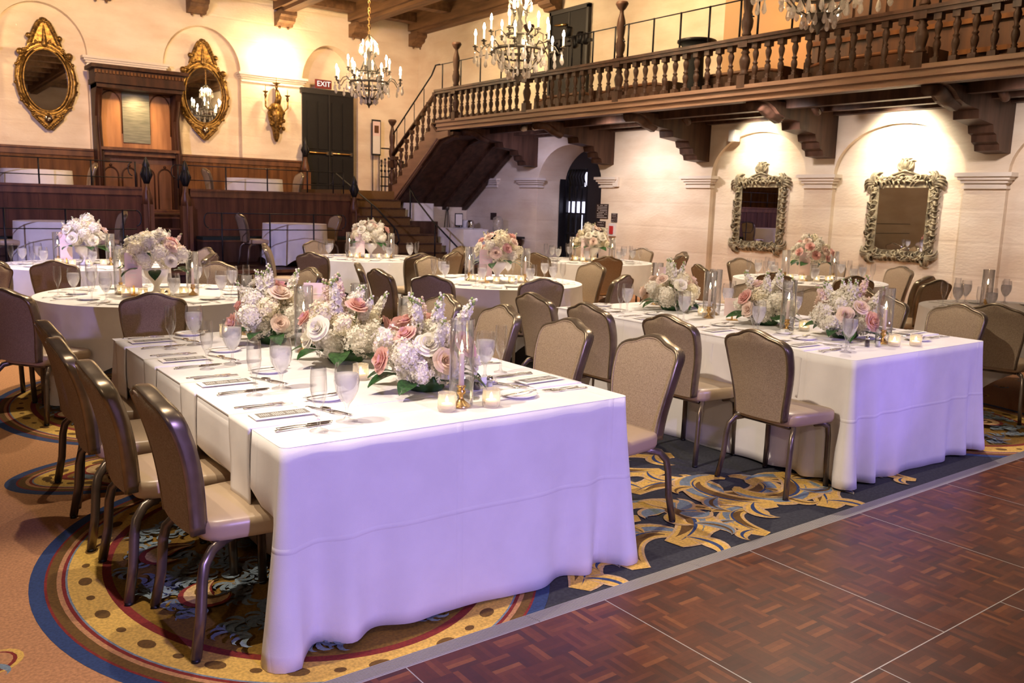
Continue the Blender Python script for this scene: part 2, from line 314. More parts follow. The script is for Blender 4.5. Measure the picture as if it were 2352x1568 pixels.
struct(MB().bx((-4, -4.1, 0), (XW, -4, ZC), 'plaster').obj('wall_front'), 'cream wall behind the camera')
mb = MB().bx((-4.1, -4.1, ZC), (XW+1, YW+.5, ZC+.1), 'wood_beam')
for x in (-1.8, .1, 2.0, 3.9, 5.78, 7.72, 9.56, 11.2):
    mb.bx((x-.21, -4, 5.78), (x+.21, YW, ZC), 'wood_beam')
    mb.bx((x-.13, -4, 5.70), (x+.13, YW, 5.78), 'wood_beam')
for y in [19.2-1.55*i for i in range(15)]: mb.bx((-4, y-.14, 5.93), (XW, y+.14, ZC), 'wood_beam')
struct(mb.obj('ceiling'), 'brown timber beamed ceiling')
n = 0
def trim(mb, label=None):
    global n; n += 1; return struct(mb.obj('trim_%d' % n), label)
corb = [(0, 0), (.42, 0), (.42, -.09), (.38, -.13), (.34, -.13), (.32, -.2), (.24, -.24), (.2, -.24), (.16, -.30), (0, -.30)]
for x in (3.9, 5.78, 7.72, 9.56, 11.2):
    T = Matrix.Translation((x, YW, 5.72)) @ Matrix(((0, 0, 1, 0), (-1, 0, 0, 0), (0, 1, 0, 0), (0, 0, 0, 1)))
    b = MB().prism(corb, -.19, .19, 'wood_beam', T)
    for dx in (-.1, .1): b.lathe([(.03, 0), (.03, -.04), (0, -.06)], 'wood_beam', 6, (x+dx, YW-.1, 5.42))
    trim(b, 'carved wooden corbel under a ceiling beam')
T = Matrix.Translation((XW, 14.0, 5.74)) @ Matrix(((-1, 0, 0, 0), (0, 0, 1, 0), (0, 1, 0, 0), (0, 0, 0, 1)))
trim(MB().prism(corb, -.19, .19, 'wood_beam', T), 'carved wooden corbel on the balcony wall')
def capital(a, b, z, wall, m='trimplaster'):
    mb = MB()
    for (z0, z1, e) in ((z-.20, z-.165, .035), (z-.165, z-.13, .015), (z-.13, z-.09, .05), (z-.09, z-.05, .08), (z-.05, z, .11)):
        if wall == 'r': mb.bx((XW-e, a-e, z0), (XW+.12, b+e, z1), m)
        else: mb.bx((a-e, YW-e, z0), (b+e, YW+.14, z1), m)
    return trim(mb, 'moulded plaster capital on a wall pier')
for a, b in ((2.65, 2.97), (5.0, 5.48), (7.42, 7.86), (9.72, 10.22), (12.05, 12.42), (14.42, 15.0), (15.9, 16.4)): capital(a, b, 2.15, 'r')
for a, b, z in ((-.2, 1.95, 4.3), (3.62, 5.08, 4.3), (6.78, 8.18, 4.33)): capital(a, b, z, 'b')
# upper wall wainscot and plaster recess behind the balcony, lamp glow put into its orange colour
mb = MB().bx((XW-.02, 7.95, 3.2), (XW, 9.62, ZC-.4), 'lamplit_plaster'); trim(mb, 'orange lit plaster bay on the balcony wall')
mb = MB().bx((XW-.06, -1, 3.2), (XW, 7.9, 4.95), 'wood_upper')
for i in range(17):
    y = 7.8-.5*i; mb.bx((XW-.09, y-.03, 3.2), (XW-.06, y+.03, 4.95), 'wood_upper')
for z in (3.65, 4.02, 4.9): mb.bx((XW-.12, -1, z-.03), (XW-.06, 7.9, z+.03), 'wood_panel')
trim(mb, 'dark wood panelling at the back of the balcony')
# ---- floor: base with carpet pattern inlaid in the same mesh
mb = MB(); mb.bx((-4.1, -4.1, -.05), (XW+1.2, YW+.4, 0), 'carpet_navy')
Z = [0.0]
def fl(pts, m): mb.flat(pts, .0004+Z[0], m)
def ell(c, ax, ay, a0, a1, r0, r1, m, N=72, e=2.0):
    for i in range(N):
        a = a0+(a1-a0)*i/N; b = a0+(a1-a0)*(i+1)/N
        f_ = lambda t, k: (c[0]+ax*k*cos(t), c[1]+ay*k*sin(t))
        fl([f_(a, r0), f_(b, r0), f_(b, r1), f_(a, r1)], m)
def disc(c, rx, ry, m, rot=0, N=14):
    fl([(c[0]+rx*cos(2*PI*i/N)*cos(rot)-ry*sin(2*PI*i/N)*sin(rot), c[1]+rx*cos(2*PI*i/N)*sin(rot)+ry*sin(2*PI*i/N)*cos(rot)) for i in range(N)], m)
def ribbon(pts, w0, w1, m):
    n_ = len(pts)
    for i in range(n_-1):
        def off(j, s_):
            p, q_ = pts[max(j-1, 0)], pts[min(j+1, n_-1)]; dx, dy = q_[0]-p[0], q_[1]-p[1]; l = math.hypot(dx, dy) or 1
            t = j/(n_-1); w_ = w0+(w1-w0)*t if w1 is not None else w0*sin(PI*min(1, t*1.0+.04))
            return (pts[j][0]-dy/l*w_*s_, pts[j][1]+dx/l*w_*s_)
        fl([off(i, 1), off(i, -1), off(i+1, -1), off(i+1, 1)], m)
    Z[0] += .00003
def curl(c, a, L_, k, w_, m, N=14, w1=None):
    p = list(c); pts = [tuple(p)]
    for i in range(N):
        a += k/N*(.4+1.6*i/N); p[0] += cos(a)*L_/N; p[1] += sin(a)*L_/N; pts.append(tuple(p))
    ribbon(pts, w_, w1, m); return pts
def acanthus(c, a0, s_, fl_=1):
    # a curling lobed leaf: cream edge, gold body, brown and sky shading, blue vein
    N = 22; p = list(c); a = a0; sp = [(p[0], p[1], a)]
    for i in range(N):
        a += fl_*3.7/N*(.15+1.7*(i/N)); p[0] += cos(a)*.72*s_/N; p[1] += sin(a)*.72*s_/N; sp.append((p[0], p[1], a))
    z0 = Z[0]
    def body(w_, m, f0=0, f1=1, off=0):
        pts = []
        for sd in (1, -1):
            rng = range(int(f0*N), int(f1*N)+1); rng = rng if sd > 0 else reversed(rng)
            for i in rng:
                t = i/N; x, y, an = sp[i]; lobe = .72+.38*abs(sin(t*PI*3.5+.4)) if sd*fl_ < 0 else .8
                ww = w_*s_*(sin(PI*min(1, t*.86+.12))**.7)*lobe if f0 == 0 and f1 == 1 else w_*s_*sin(PI*(t-f0)/(f1-f0))
                o_ = off*s_; pts.append((x-sin(an)*(sd*ww+o_), y+cos(an)*(sd*ww+o_)))
        h = len(pts)//2
        for i in range(h-1): fl([pts[i], pts[i+1], pts[2*h-2-i], pts[2*h-1-i]], m)
        Z[0] += .00012
    body(.105, 'carpet_cream'); body(.088, 'carpet_gold'); body(.030, 'carpet_brown', .1, .75, .03*fl_); body(.026, 'carpet_sky', .3, .95, -.035*fl_); body(.008, 'carpet_blue', .05, .8, -.002)
    for j in range(3):
        i = 3+5*j; x, y, an = sp[i]; b = an-fl_*(1.15+.1*j); k_ = s_*(.9-.12*j)
        for w_, m in ((.055, 'carpet_cream'), (.040, 'carpet_gold' if j != 1 else 'carpet_sky'), (.012, 'carpet_brown' if j else 'carpet_blue')):
            curl((x, y), b, .27*k_, -1.9*fl_, w_*k_, m); Z[0] += .00006
    Z[0] = z0
# peach field on the left and beyond
Z[0] = .0001
fl([(-4, -4), (1.42, -4), (1.42, 14.2), (-4, 14.2)], 'carpet_peach')
fl([(6.55, 2.5), (XW, 2.5), (XW, 14.2), (6.55, 14.2)], 'carpet_peach')
rr_ = random.Random(3); Z[0] = .0002
for gx, gy in [(x*.62-3.6, y*.66-.9) for x in range(7) for y in range(20)]+[(x*.62+6.1, y*.66+2.9) for x in range(8) for y in range(17)]:
    x, y = gx+rr_.uniform(-.15, .15), gy+rr_.uniform(-.15, .15); a = rr_.uniform(0, 6.28); f_ = rr_.choice((-1, 1)); Z[0] = .0002
    curl((x, y), a, .36, 3.6*f_, .014, 'carpet_gold'); curl((x, y), a, .33, 3.6*f_, .007, 'carpet_red')
    curl((x, y), a+1.2, .2, -2.6*f_, .018, 'carpet_sky'); curl((x, y), a+1.4, .16, -2.6*f_, .009, 'carpet_brown')
    for j in range(3): disc((x+.07*cos(a+2+j), y+.07*sin(a+2+j)), .026, .012, rr_.choice(('carpet_sky', 'carpet_brown', 'carpet_cream', 'carpet_green')), a+j)
def medallion(c, ax, ay, seed):
    Z[0] = .0003*(seed % 3)+.0003
    for r0, r1, m_ in ((0, 1.0, 'carpet_blue'), (0, .055, 'carpet_red'), (0, .065, 'carpet_brown'), (0, .10, 'carpet_peach'), (0, .118, 'carpet_red'), (0, .132, 'carpet_sky'), (0, .140, 'carpet_gold'), (0, .27, 'carpet_red'), (0, .305, 'carpet_ochre')):
        d_ = 0 if r1 == 1.0 else r1; disc(c, ax-d_, ay-d_, m_, 0, 90); Z[0] += .00012
    N = int(38*max(ax, ay)/1.2); r_ = random.Random(seed)
    for i in range(N):
        a = 2*PI*i/N; ta = math.atan2(ay*cos(a), -ax*sin(a))
        disc((c[0]+(ax-.205)*cos(a), c[1]+(ay-.205)*sin(a)), .040 if i % 2 else .022, .026 if i % 2 else .016, 'carpet_brown', ta)
    Z[0] += .0001; ix, iy = ax-.37, ay-.37
    for i in range(int(420*ix*iy)+8):
        a = r_.uniform(0, 6.28); R_ = math.sqrt(r_.random()); p = (c[0]+ix*R_*cos(a), c[1]+iy*R_*sin(a)); b = r_.uniform(0, 6.28); Z[0] += .00001
        for j in range(3): curl(p, b+j*.8, .11, 2.4, .0115, 'carpet_sky', 6)
    if ax > .8:
        for i in range(8):
            a = 2*PI*i/8+.3; p = (c[0]+ax*.42*cos(a), c[1]+ay*.42*sin(a))
            curl(p, a, .34, 3.4, .07, 'carpet_red'); curl(p, a, .32, 3.4, .052, 'carpet_cream'); curl(p, a, .28, 3.4, .018, 'carpet_brown')
for cx_ in (1.42, 6.55):
    for k, (cy_, ax, ay) in enumerate(((.6, .42, .40), (5.15, .98, .46), (9.6, .98, .46))): medallion((cx_, cy_), ax, ay, k)
    for k, cy_ in enumerate((-1.1, 3.5, 6.85, 11.4)): medallion((cx_, cy_), 1.06 if k != 2 else .9, 1.28, 10+k)
# acanthus scrolls on the navy ground between the medallions
spots = [(2.25, 2.50, .6, 1.1, 1), (2.62, 2.50, 1.3, 1.1, -1), (2.95, 2.62, .15, 1.25, 1), (2.70, 3.05, .5, 1.15, 1), (3.05, 2.95, 2.6, .9, -1), (3.85, 2.70, 2.5, 1.2, -1), (3.62, 3.05, 5.4, 1.1, 1), (3.30, 3.25, .4, 1.1, -1), (4.05, 2.52, .5, 1.2, 1), (4.35, 3.05, 4.4, 1.2, -1), (3.75, 3.45, 2.9, 1.1, -1), (2.78, 3.55, 1.2, 1.15, 1), (3.2, 3.75, .2, 1.2, 1), (4.05, 3.65, 2.6, 1.2, -1), (3.0, 4.15, 4.6, 1.2, -1), (3.7, 4.25, 1.0, 1.2, 1), (4.45, 4.1, 2.2, 1.1, 1), (4.95, 2.5, 2.0, .7, -1), (3.45, 2.45, 1.8, .8, -1)]
r_ = random.Random(11)
for q_, (x, y, a, s_, f_) in enumerate(spots): Z[0] = .0016+(q_ % 6)*.0008; acanthus((x, y), a, s_, f_)
for i in range(11):
    for x0 in (2.8, 3.5, 4.2):
        Z[0] = .0016+((i*3+int(x0)) % 6)*.0008; acanthus((x0+r_.uniform(-.12, .12), 4.75+.62*i+r_.uniform(-.1, .1)), r_.uniform(0, 6.28), 1.0, r_.choice((-1, 1)))
for i in range(5):
    a = 2*PI*i/5; c_ = (3.28, 2.93); curl((c_[0]+.03*cos(a), c_[1]+.03*sin(a)), a, .22, 1.6, .055, 'carpet_cream'); curl((c_[0]+.03*cos(a), c_[1]+.03*sin(a)), a, .2, 1.6, .04, 'carpet_gold' if i % 2 else 'carpet_sky')
disc((3.28, 2.93), .045, .045, 'carpet_brown')
struct(mb.obj('floor'), 'navy, gold and peach scroll patterned carpet')
# ---- portable dance floor
df = thing('dance_floor', 'parquet dance floor with a ribbed aluminium edge in the right foreground', 'dance floor', (0, 2.338, 0))
P_ = .914; x00 = 1.3316
for j in range(7):
    for i in range(-5, 10):
        xo = x00+(i+(.5 if j % 2 else 0))*P_; y1 = -j*P_
        if xo > XW-1: continue
        b = MB().bx((.002, -P_+.002, .0), (P_-.002, -.002, .0215), 'parquet')
        for q_ in ((0, 0), (P_-.0022, 0)): b.bx((q_[0], -P_, 0), (q_[0]+.0022, 0, .022), 'aluminium')
        for q_ in (-P_, -.0022): b.bx((0, q_, 0), (P_, q_+.0022, .022), 'aluminium')
        if (i, j) == (-5, 0): pm = b.mesh('panel'); o = mk('panel', pm, df, None, (xo, y1, 0))
        else: mk('panel', pm, df, None, (xo, y1, 0))
em = MB(); k_ = 9
em.add([(0, 0, 0), (P_-.003, 0, 0), (P_-.003, .098, 0), (0, .098, 0), (0, 0, .022), (P_-.003, 0, .022), (P_-.003, .098, .004), (0, .098, .004)], [(0, 1, 5, 4), (4, 5, 6, 7), (6, 2, 3, 7), (1, 2, 6, 5), (0, 4, 7, 3)], 'aluminium')
for i in range(k_):
    y = .008+i*.0102; z = .0222-.018*(y/.098); em.bx((0, y, z-.001), (P_-.003, y+.004, z+.0016), 'aluminium')
em = em.mesh('edge_trim')
for i in range(-6, 11): mk('edge_trim', em, df, 'ribbed aluminium edge ramp', (x00+i*P_-.33, 0, 0))
# ---- platforms and panelling on the left
pf = MB().bx((-3.99, 14.25, .006), (XW-.01, YW-.01, .35), 'wood_dark').bx((-3.99, 14.2, .30), (XW-.01, 14.27, .352), 'wood_mid')
tag(pf.obj('lower_platform'), 'low dark wood platform running across the far end of the room', 'platform')
pf = MB().bx((-3.99, 16.66, .352), (3.92, YW-.01, 1.2), 'wood_dark').bx((4.68, 16.66, .352), (7.98, YW-.01, 1.2), 'wood_dark').bx((3.92, 17.31, .352), (4.68, YW-.01, 1.2), 'wood_dark')
tag(pf.obj('upper_platform'), 'upper dark wood platform below the gilt oval mirrors', 'platform')
st_ = MB()
for i in range(4): st_.bx((3.94, 16.5+.2*i, .352), (4.66, 17.3, .352+.2*(i+1)), 'wood_dark').bx((3.94, 16.49+.2*i, .352+.2*(i+1)-.03), (4.66, 16.52+.2*i, .352+.2*(i+1)), 'wood_mid')
tag(st_.obj('platform_steps'), 'narrow dark wood steps between the two carved end posts', 'steps')
def panelling(name, a, b, y, z0, z1, label, base='wood_panel', step=.52, cap='wood_mid'):
    t = thing(name, label, 'wood panelling', ((a+b)/2, y, z0)); h = z1-z0; L_ = b-a
    p = MB().bx((-L_/2, 0, 0), (L_/2, .06, h), base); k_ = int(L_/step)
    for i in range(k_+1): x = -L_/2+i*step; p.bx((max(x-.03, -L_/2), -.012, 0), (x+.03, 0, h), base)
    p.bx((-L_/2, -.012, 0), (L_/2, 0, .12), base); p.obj('panel', t)
    MB().bx((-L_/2, -.06, h-.04), (L_/2, .1, h), cap).bx((-L_/2, -.03, h-.15), (L_/2, .08, h-.04), cap).obj('cap_rail', t)
    return t
panelling('front_panelling', -4, 3.87, 16.58, .352, 1.70, 'dark wood panelled front of the upper platform, left of the steps', 'wood_front')
panelling('front_panelling', 4.72, 8.0, 16.58, .352, 1.70, 'dark wood panelled front of the upper platform, right of the steps', 'wood_front')
panelling('wainscot', -4, 3.62, 19.4, 1.2, 2.45, 'wood wainscot on the far wall left of the lit alcove', 'wood_panel', .4)
panelling('wainscot', 5.26, 8.1, 19.4, 1.2, 2.45, 'wood wainscot on the far wall right of the lit alcove', 'wood_panel', .4)
for a, b, w_ in ((-4, 3.8, 'left'), (4.8, 7.95, 'right')):
    t = thing('bench', 'long dark bench with a green cushion against the panelling %s of the steps' % w_, 'bench', ((a+b)/2, 16.3, .352)); L_ = (b-a)/2
    MB().bx((-L_, -.18, 0), (L_, .24, .38), 'wood_brown').obj('base', t); MB().bx((-L_, -.2, .38), (L_, .24, .41), 'wood_mid').obj('seat', t); MB().bx((-L_, -.17, .41), (L_, .24, .47), 'green_cushion').obj('cushion', t)
def finial_post(x, y, z0, z1, label):
    h = z1-z0; t = thing('carved_post', label, 'post', (x, y, z0))
    MB().prism([(-.09, -.1), (.09, -.1), (.09, .1), (-.09, .1)], 0, h*.55, 'wood_mid').bx((-.11, -.12, 0), (.11, .12, .1), 'wood_mid').tube([(0, -.1, 0), (0, -.105, h*.55), (0, -.05, h*.68)], .02, 'wood_mid').lathe([(.10, h*.54), (.085, h*.62), (.05, h*.70), (.045, h*.76)], 'wood_mid', 8).obj('post', t)
    f_ = MB().lathe([(.045, h*.74), (.075, h*.78), (.09, h*.84), (.06, h*.90), (.065, h*.92), (.03, h*.97), (0, h)], 'iron', 8)
    for k_ in range(6): a = k_*PI/3; f_.tube([(.05*cos(a), .05*sin(a), h*.77), (.1*cos(a), .1*sin(a), h*.83), (.05*cos(a), .05*sin(a), h*.9)], .014, 'iron', 5)
    f_.obj('finial', t)
finial_post(3.94, 16.5, .352, 2.25, 'carved post with dark flame finial at the left side of the platform steps')
finial_post(4.62, 16.5, .352, 2.22, 'carved post with dark flame finial at the right side of the platform steps')
finial_post(8.05, 16.5, .352, 2.08, 'carved post ending the panelling beside the carpeted stairs')
finial_post(8.12, 19.2, 1.2, 3.0, 'tall carved end post beside the grey double door')
def iron_rail(x0, x1, y, zb, zt, posts, label, curls=(), low=None, axis='x', name='iron_railing'):
    t = thing(name, label, 'railing', (0, 0, 0))
    P = (lambda s, z: (s, y, z)) if axis == 'x' else (lambda s, z: (y, s, z))
    MB().tube([P(x0, zt), P(x1, zt)], .009, 'iron', 6).obj('top_rail', t)
    if low: MB().tube([P(x0, low), P(x1, low)], .008, 'iron', 6).obj('lower_rail', t)
    for p in posts: MB().tube([P(p, zb), P(p, zt+.01)], .014, 'iron', 6).obj('post', t)
    for c, d in curls:
        pts = [P(c+d*(.07*sin(a)), zt-.12+.12*cos(a)) for a in [PI*i/9 for i in range(10)]]
        MB().tube(pts, .010, 'iron', 6).obj('curl', t)
    return t
iron_rail(-3.5, 3.25, 14.32, .36, 1.32, (-1.0, -.15, .65, 1.45, 2.25, 3.05), 'black iron railing on the lower platform in front of the left cloth table', ((3.25, 1),), 1.03)
iron_rail(4.36, 6.75, 14.32, .36, 1.30, (4.58, 5.40, 6.20), 'black iron railing on the lower platform in front of the draped table by the stairs', ((4.36, -1), (6.75, 1)), 1.03)
iron_rail(-3.5, 3.75, 16.7, 1.7, 2.14, (-1, -.15, .63, 1.43, 2.25, 3.07, 3.8), 'black iron railing above the panelling left of the carved posts', ((3.75, -1),), 1.86)
iron_rail(4.5, 7.9, 16.7, 1.7, 2.13, (4.55, 5.44, 6.26, 7.1, 7.67, 7.9), 'black iron railing above the panelling right of the carved posts', ((4.5, -1), (7.6, 1)), 1.86)
# lit alcove cabinet
t = thing('alcove_cabinet', 'tall carved wooden alcove with a lit plaque between the oval mirrors', 'cabinet', (4.45, 18.95, 1.2))
b = MB().bx((-.74, .38, .9), (.74, .45, 2.75), 'wood_niche')
for sx in (-1, 1):
    pts = [(sx*.48+.21*cos(a), .37, 2.15+.28*sin(a)) for a in [PI*i/12 for i in range(13)]]; b.tube([(sx*.48+.21, .37, 1.6)]+pts+[(sx*.48-.21, .37, 1.6)], .014, 'wood_panel', 5)
b.obj('back_panel', t, 'warm lit wooden back panel')
b = MB().bx((-.74, .36, 0), (.74, .45, 1.0), 'wood_mid')
for k_ in range(4):
    x = -.53+.355*k_; pts = [(x+.14*cos(a), .35, .75+.16*sin(a)) for a in [PI*i/10 for i in range(11)]]; b.tube([(x+.14, .35, .05)]+pts+[(x-.14, .35, .05)], .015, 'wood_dark', 5); b.ball((x, .35, .95), .03, 'wood_dark', 6)
b.obj('lower_panel', t, 'lower panel with four blind arches'); MB().bx((-.26, .34, 1.42), (.27, .375, 2.55), 'plaque').obj('plaque', t, 'mottled green-grey metal plaque')
MB().bx((-.76, .0, 1.24), (.76, .42, 1.30), 'wood_mid').bx((-.74, .1, 1.14), (.74, .42, 1.24), 'wood_mid').obj('shelf', t)
for sx in (-1, 1):
    pr = [(.45, 0), (.05, 0), (.05, 1.2), (.12, 1.5), (.16, 1.9), (.02, 2.25), (-.12, 2.45), (-.12, 2.6), (.45, 2.6)]
    T = Matrix(((0, 0, 1, 0), (1, 0, 0, 0), (0, 1, 0, 0), (0, 0, 0, 1)))
    MB().prism(pr, sx*.76-.06, sx*.76+.06, 'wood_dark', T).tube([(sx*.76, .04, 0), (sx*.76, .04, 1.25), (sx*.76, .13, 1.7), (sx*.76, -.02, 2.3)], .03, 'wood_dark').obj('side_post', t)
cn = MB().bx((-.86, -.22, 2.52), (.86, .45, 2.62), 'wood_dark').bx((-.82, -.16, 2.44), (.82, .45, 2.52), 'wood_dark').bx((-.84, -.20, 2.62), (.84, .45, 2.80), 'wood_dark').bx((-.92, -.28, 2.80), (.92, .45, 2.87), 'wood_dark')
for k_ in range(26): cn.bx((-.86+.066*k_, -.235, 2.70), (-.86+.066*k_+.04, -.20, 2.76), 'wood_panel')
cn.obj('canopy', t, 'carved overhanging canopy')
MB().bx((-.7, -.1, -.05), (.7, .4, .03), 'wood_mid').bx((-.72, -.12, .03), (.72, .4, .06), 'wood_mid').obj('seat', t)
# ---- doors
d = MB().bx((8.16, YW-.08, 1.79), (9.46, YW-.02, 4.08), 'door_grey').bx((8.12, YW-.1, 4.02), (9.5, YW, 4.14), 'door_black')
for k_ in range(2):
    x = 8.2+.63*k_
    for za, zb in ((1.95, 2.55), (2.75, 3.85)):
        for aa in ((x+.06, x+.28), (x+.34, x+.56)): d.bx((aa[0], YW-.1, za), (aa[1], YW-.08, zb), 'door_grey')
d.bx((8.80, YW-.11, 1.79), (8.83, YW-.07, 4.03), 'door_black'); d = struct(d.obj('door_1'), 'dark grey double door below the exit sign')
for x in (8.5, 9.12): MB().tube([(x-.24, YW-.14, 2.66), (x+.24, YW-.14, 2.66)], .02, 'brass', 6).bx((x-.28, YW-.15, 2.62), (x-.22, YW-.08, 2.7), 'tarnish').bx((x+.22, YW-.15, 2.62), (x+.28, YW-.08, 2.7), 'tarnish').obj('push_bar', d)
def text(s_, size, m, parent, loc, rot, name='lettering', ext=.002, align='CENTER'):
    c = bpy.data.curves.new(name, 'FONT'); c.body = s_; c.size = size; c.extrude = ext; c.align_x = align; c.align_y = 'CENTER'; c.resolution_u = 2
    tmp = bpy.data.objects.new(name, c); me = bpy.data.meshes.new_from_object(tmp); bpy.data.objects.remove(tmp); me.materials.clear(); me.materials.append(MT[m])
    return mk(name, me, parent, None, loc, rot)
t = thing('exit_sign', 'small red exit sign above the grey double door', 'sign', (8.70, YW-.06, 4.26))
MB().bx((-.20, 0, -.1), (.20, .06, .1), 'exit_red').obj('housing', t); text('EXIT', .17, 'exit_glow', t, (0, -.004, 0), (PI/2, 0, 0))
# arched doorway with iron gate
d = MB().bx((12.05, 12.3, 0), (12.12, 13.70, 2.8), 'door_black').bx((12.05, 14.36, 0), (12.12, 14.5, 2.8), 'door_black').bx((12.05, 13.70, 2.36), (12.12, 14.36, 2.8), 'door_black').bx((12.05, 13.70, 0), (12.12, 14.36, .3), 'door_black')
d.bx((12.05, 14.4, 0), (11.9, 14.5, 2.6), 'door_black')
for k_ in range(5): y = 13.70+.165*k_; d.bx((12.04, y-.02, .3), (12.07, y+.02, 2.0), 'iron')
for z in (1.0, 1.43): d.bx((12.03, 13.70, z-.015), (12.07, 14.36, z+.015), 'iron')
for k_ in range(7): d.tube([(12.04, 13.70+.09*k_, 2.0), (12.04, 13.70+.09*k_+.09, 2.2), (12.04, 13.70+.09*k_, 2.36)], .01, 'iron', 5)
d = struct(d.obj('door_2'), 'black arched door with barred glazing in the deep doorway'); MB().bx((12.15, 13.70, 1.44), (12.16, 14.38, 1.68), 'window_glow').bx((12.15, 13.70, 2.0), (12.16, 13.88, 2.3), 'window_glow').bx((12.15, 13.92, .3), (12.16, 13.97, 1.4), 'window_glow').obj('lit_glazing', d)
d = MB().bx((12.25, 12.2, 0), (12.3, 14.6, 3), 'door_black'); struct(d.obj('wall_doorway'), 'dark space behind the arched door')
d = MB().bx((XW-.05, 12.98, 3.2), (XW, 14.06, 5.36), 'door_grey').bx((XW-.08, 12.92, 3.2), (XW, 12.98, 5.42), 'door_black').bx((XW-.08, 14.06, 3.2), (XW, 14.12, 5.42), 'door_black').bx((XW-.08, 12.92, 5.36), (XW, 14.12, 5.44), 'door_black').bx((XW-.06, 13.5, 3.2), (XW-.045, 13.53, 5.36), 'door_black')
d = struct(d.obj('door_3'), 'dark double door high on the balcony wall'); MB().tube([(XW-.1, 13.9, 5.15), (XW-.1, 13.55, 5.12)], .02, 'brass', 6).ball((XW-.08, 13.2, 4.1), .03, 'silver', 8).obj('closer_arm', d, 'brass closer arm')
# ---- balcony
BX = 9.3
t = thing('balcony', 'long dark timber balcony along the right wall', 'balcony', (BX, 8, 3.0))
y0, y1 = -12, 7.3
fb = MB().bx((0, y0, .12), (.1, y1, .22), 'wood_fascia').bx((-.03, y0, .175), (0, y1, .225), 'wood_fascia').bx((.02, y0, .03), (.1, y1, .12), 'wood_fascia').bx((-.015, y0, .095), (.1, y1, .125), 'wood_fascia').bx((.0, y0, .02), (.06, y1, .045), 'wood_fascia')
fb.obj('fascia', t, 'lighter brown moulded fascia')
sf = MB().bx((.1, y0, .15), (1.985, y1, .2), 'wood_brown')
for x in (.14, .75, 1.35, 1.85): sf.bx((x, y0, -.02 if x > .2 else .03), (x+.13, y1, .15), 'wood_brown')
sf.obj('deck', t)
brk = [(2.0, -.62), (1.70, -.60), (1.68, -.53), (1.60, -.50), (1.58, -.42), (1.50, -.40), (1.47, -.31), (1.1, -.27), (1.08, -.17), (.78, -.14), (.62, -.10), (.50, -.02), (.36, .03), (.12, .03), (.12, .06), (2.0, .06)]
bT = Matrix(((1, 0, 0, 0), (0, 0, 1, 0), (0, 1, 0, 0), (0, 0, 0, 1)))
bm_ = MB().prism(brk, -.15, .15, 'wood_brown', bT)
bm_.tube([(.2, 0, .0), (.42, 0, .02), (.6, 0, -.06), (.8, 0, -.12)], .1, 'wood_brown', 8)
bm_ = bm_.mesh('bracket')
bn = ['nearest the stairs', 'above the arched doorway', 'to the left of the smaller carved mirror', 'between the two carved mirrors', 'to the right of the larger carved mirror', 'nearest the camera']
for k_, y in enumerate((14.6, 12.25, 9.92, 7.55, 5.13, 2.75)):
    o = mk('balcony_bracket', bm_, None, None, (BX, y, 3.0)); tag(o, 'stepped dark timber bracket under the balcony, '+bn[k_], 'bracket', 'balcony brackets')
BT = [(.028, 0), (.028, .03), (.02, .04), (.03, .055), (.018, .07), (.026, .10), (.036, .16), (.034, .20), (.02, .235), (.03, .25), (.030, .265), (.018, .28), (.022, .31), (.034, .37), (.036, .41), (.022, .455), (.032, .47), (.028, .48)]
bl = MB().box((0, 0, .03), (.085, .085, .06), 'wood_brown').lathe([(r_*1.15, .05+z*.86) for r_, z in BT], 'wood_brown', 10).box((0, 0, .49), (.085, .085, .07), 'wood_brown').mesh('baluster')
t = thing('balustrade', 'dark turned wooden balustrade along the balcony edge', 'balustrade', (BX+.03, 8, 3.22))
MB().bx((-.07, -12, .525), (.09, 7.3, .57), 'wood_brown').bx((-.09, -12, .57), (.11, 7.32, .61), 'wood_brown').obj('rail', t)
NEW = (14.62, 12.3, 9.97, 7.57, 5.18, 2.8)
nw = MB().box((0, 0, .05), (.13, .13, .16), 'wood_brown').lathe([(.05, .12), (.07, .15), (.045, .18), (.055, .22), (.072, .30), (.068, .34), (.04, .40), (.06, .42), (.04, .45), (.05, .49)], 'wood_brown', 12).box((0, 0, .55), (.15, .15, .14), 'wood_brown').lathe([(.05, .62), (.062, .65), (.05, .68), (.072, .74), (.078, .82), (.058, .88), (.062, .90), (.05, .93), (.062, 1.0), (.07, 1.1), (.06, 1.18), (.032, 1.28), (.03, 1.32), (.06, 1.35), (.09, 1.40), (.10, 1.42), (.085, 1.45)], 'wood_brown', 14).mesh('newel_post')
for y in NEW: mk('newel_post', nw, t, None, (0, y-8, 0))
y = 15.2
while y > 2.3:
    if min(abs(y-q_) for q_ in NEW) > .13: mk('baluster', bl, t, None, (0, y-8, 0))
    y -= .2
prev = 15.25; nm = ['above the stair head', 'left of the middle chandelier', 'left of the second tall post', 'between the second and third tall posts', 'right of the front chandelier', 'at the upper right corner']
for k_, y in enumerate(NEW[1:]+(.6,)):
    a, b = prev, y
    iron_rail(a-.05 if k_ else a, b+.08, BX+.03, 3.83, 4.32, [a-.12-(a-b-.24)*q_/4 for q_ in range(5)], 'black iron safety rail on the balustrade, '+nm[k_], ((b+.08, -1),)+(((a-.05, 1),) if k_ else ()), None, 'y')
    prev = y-.05
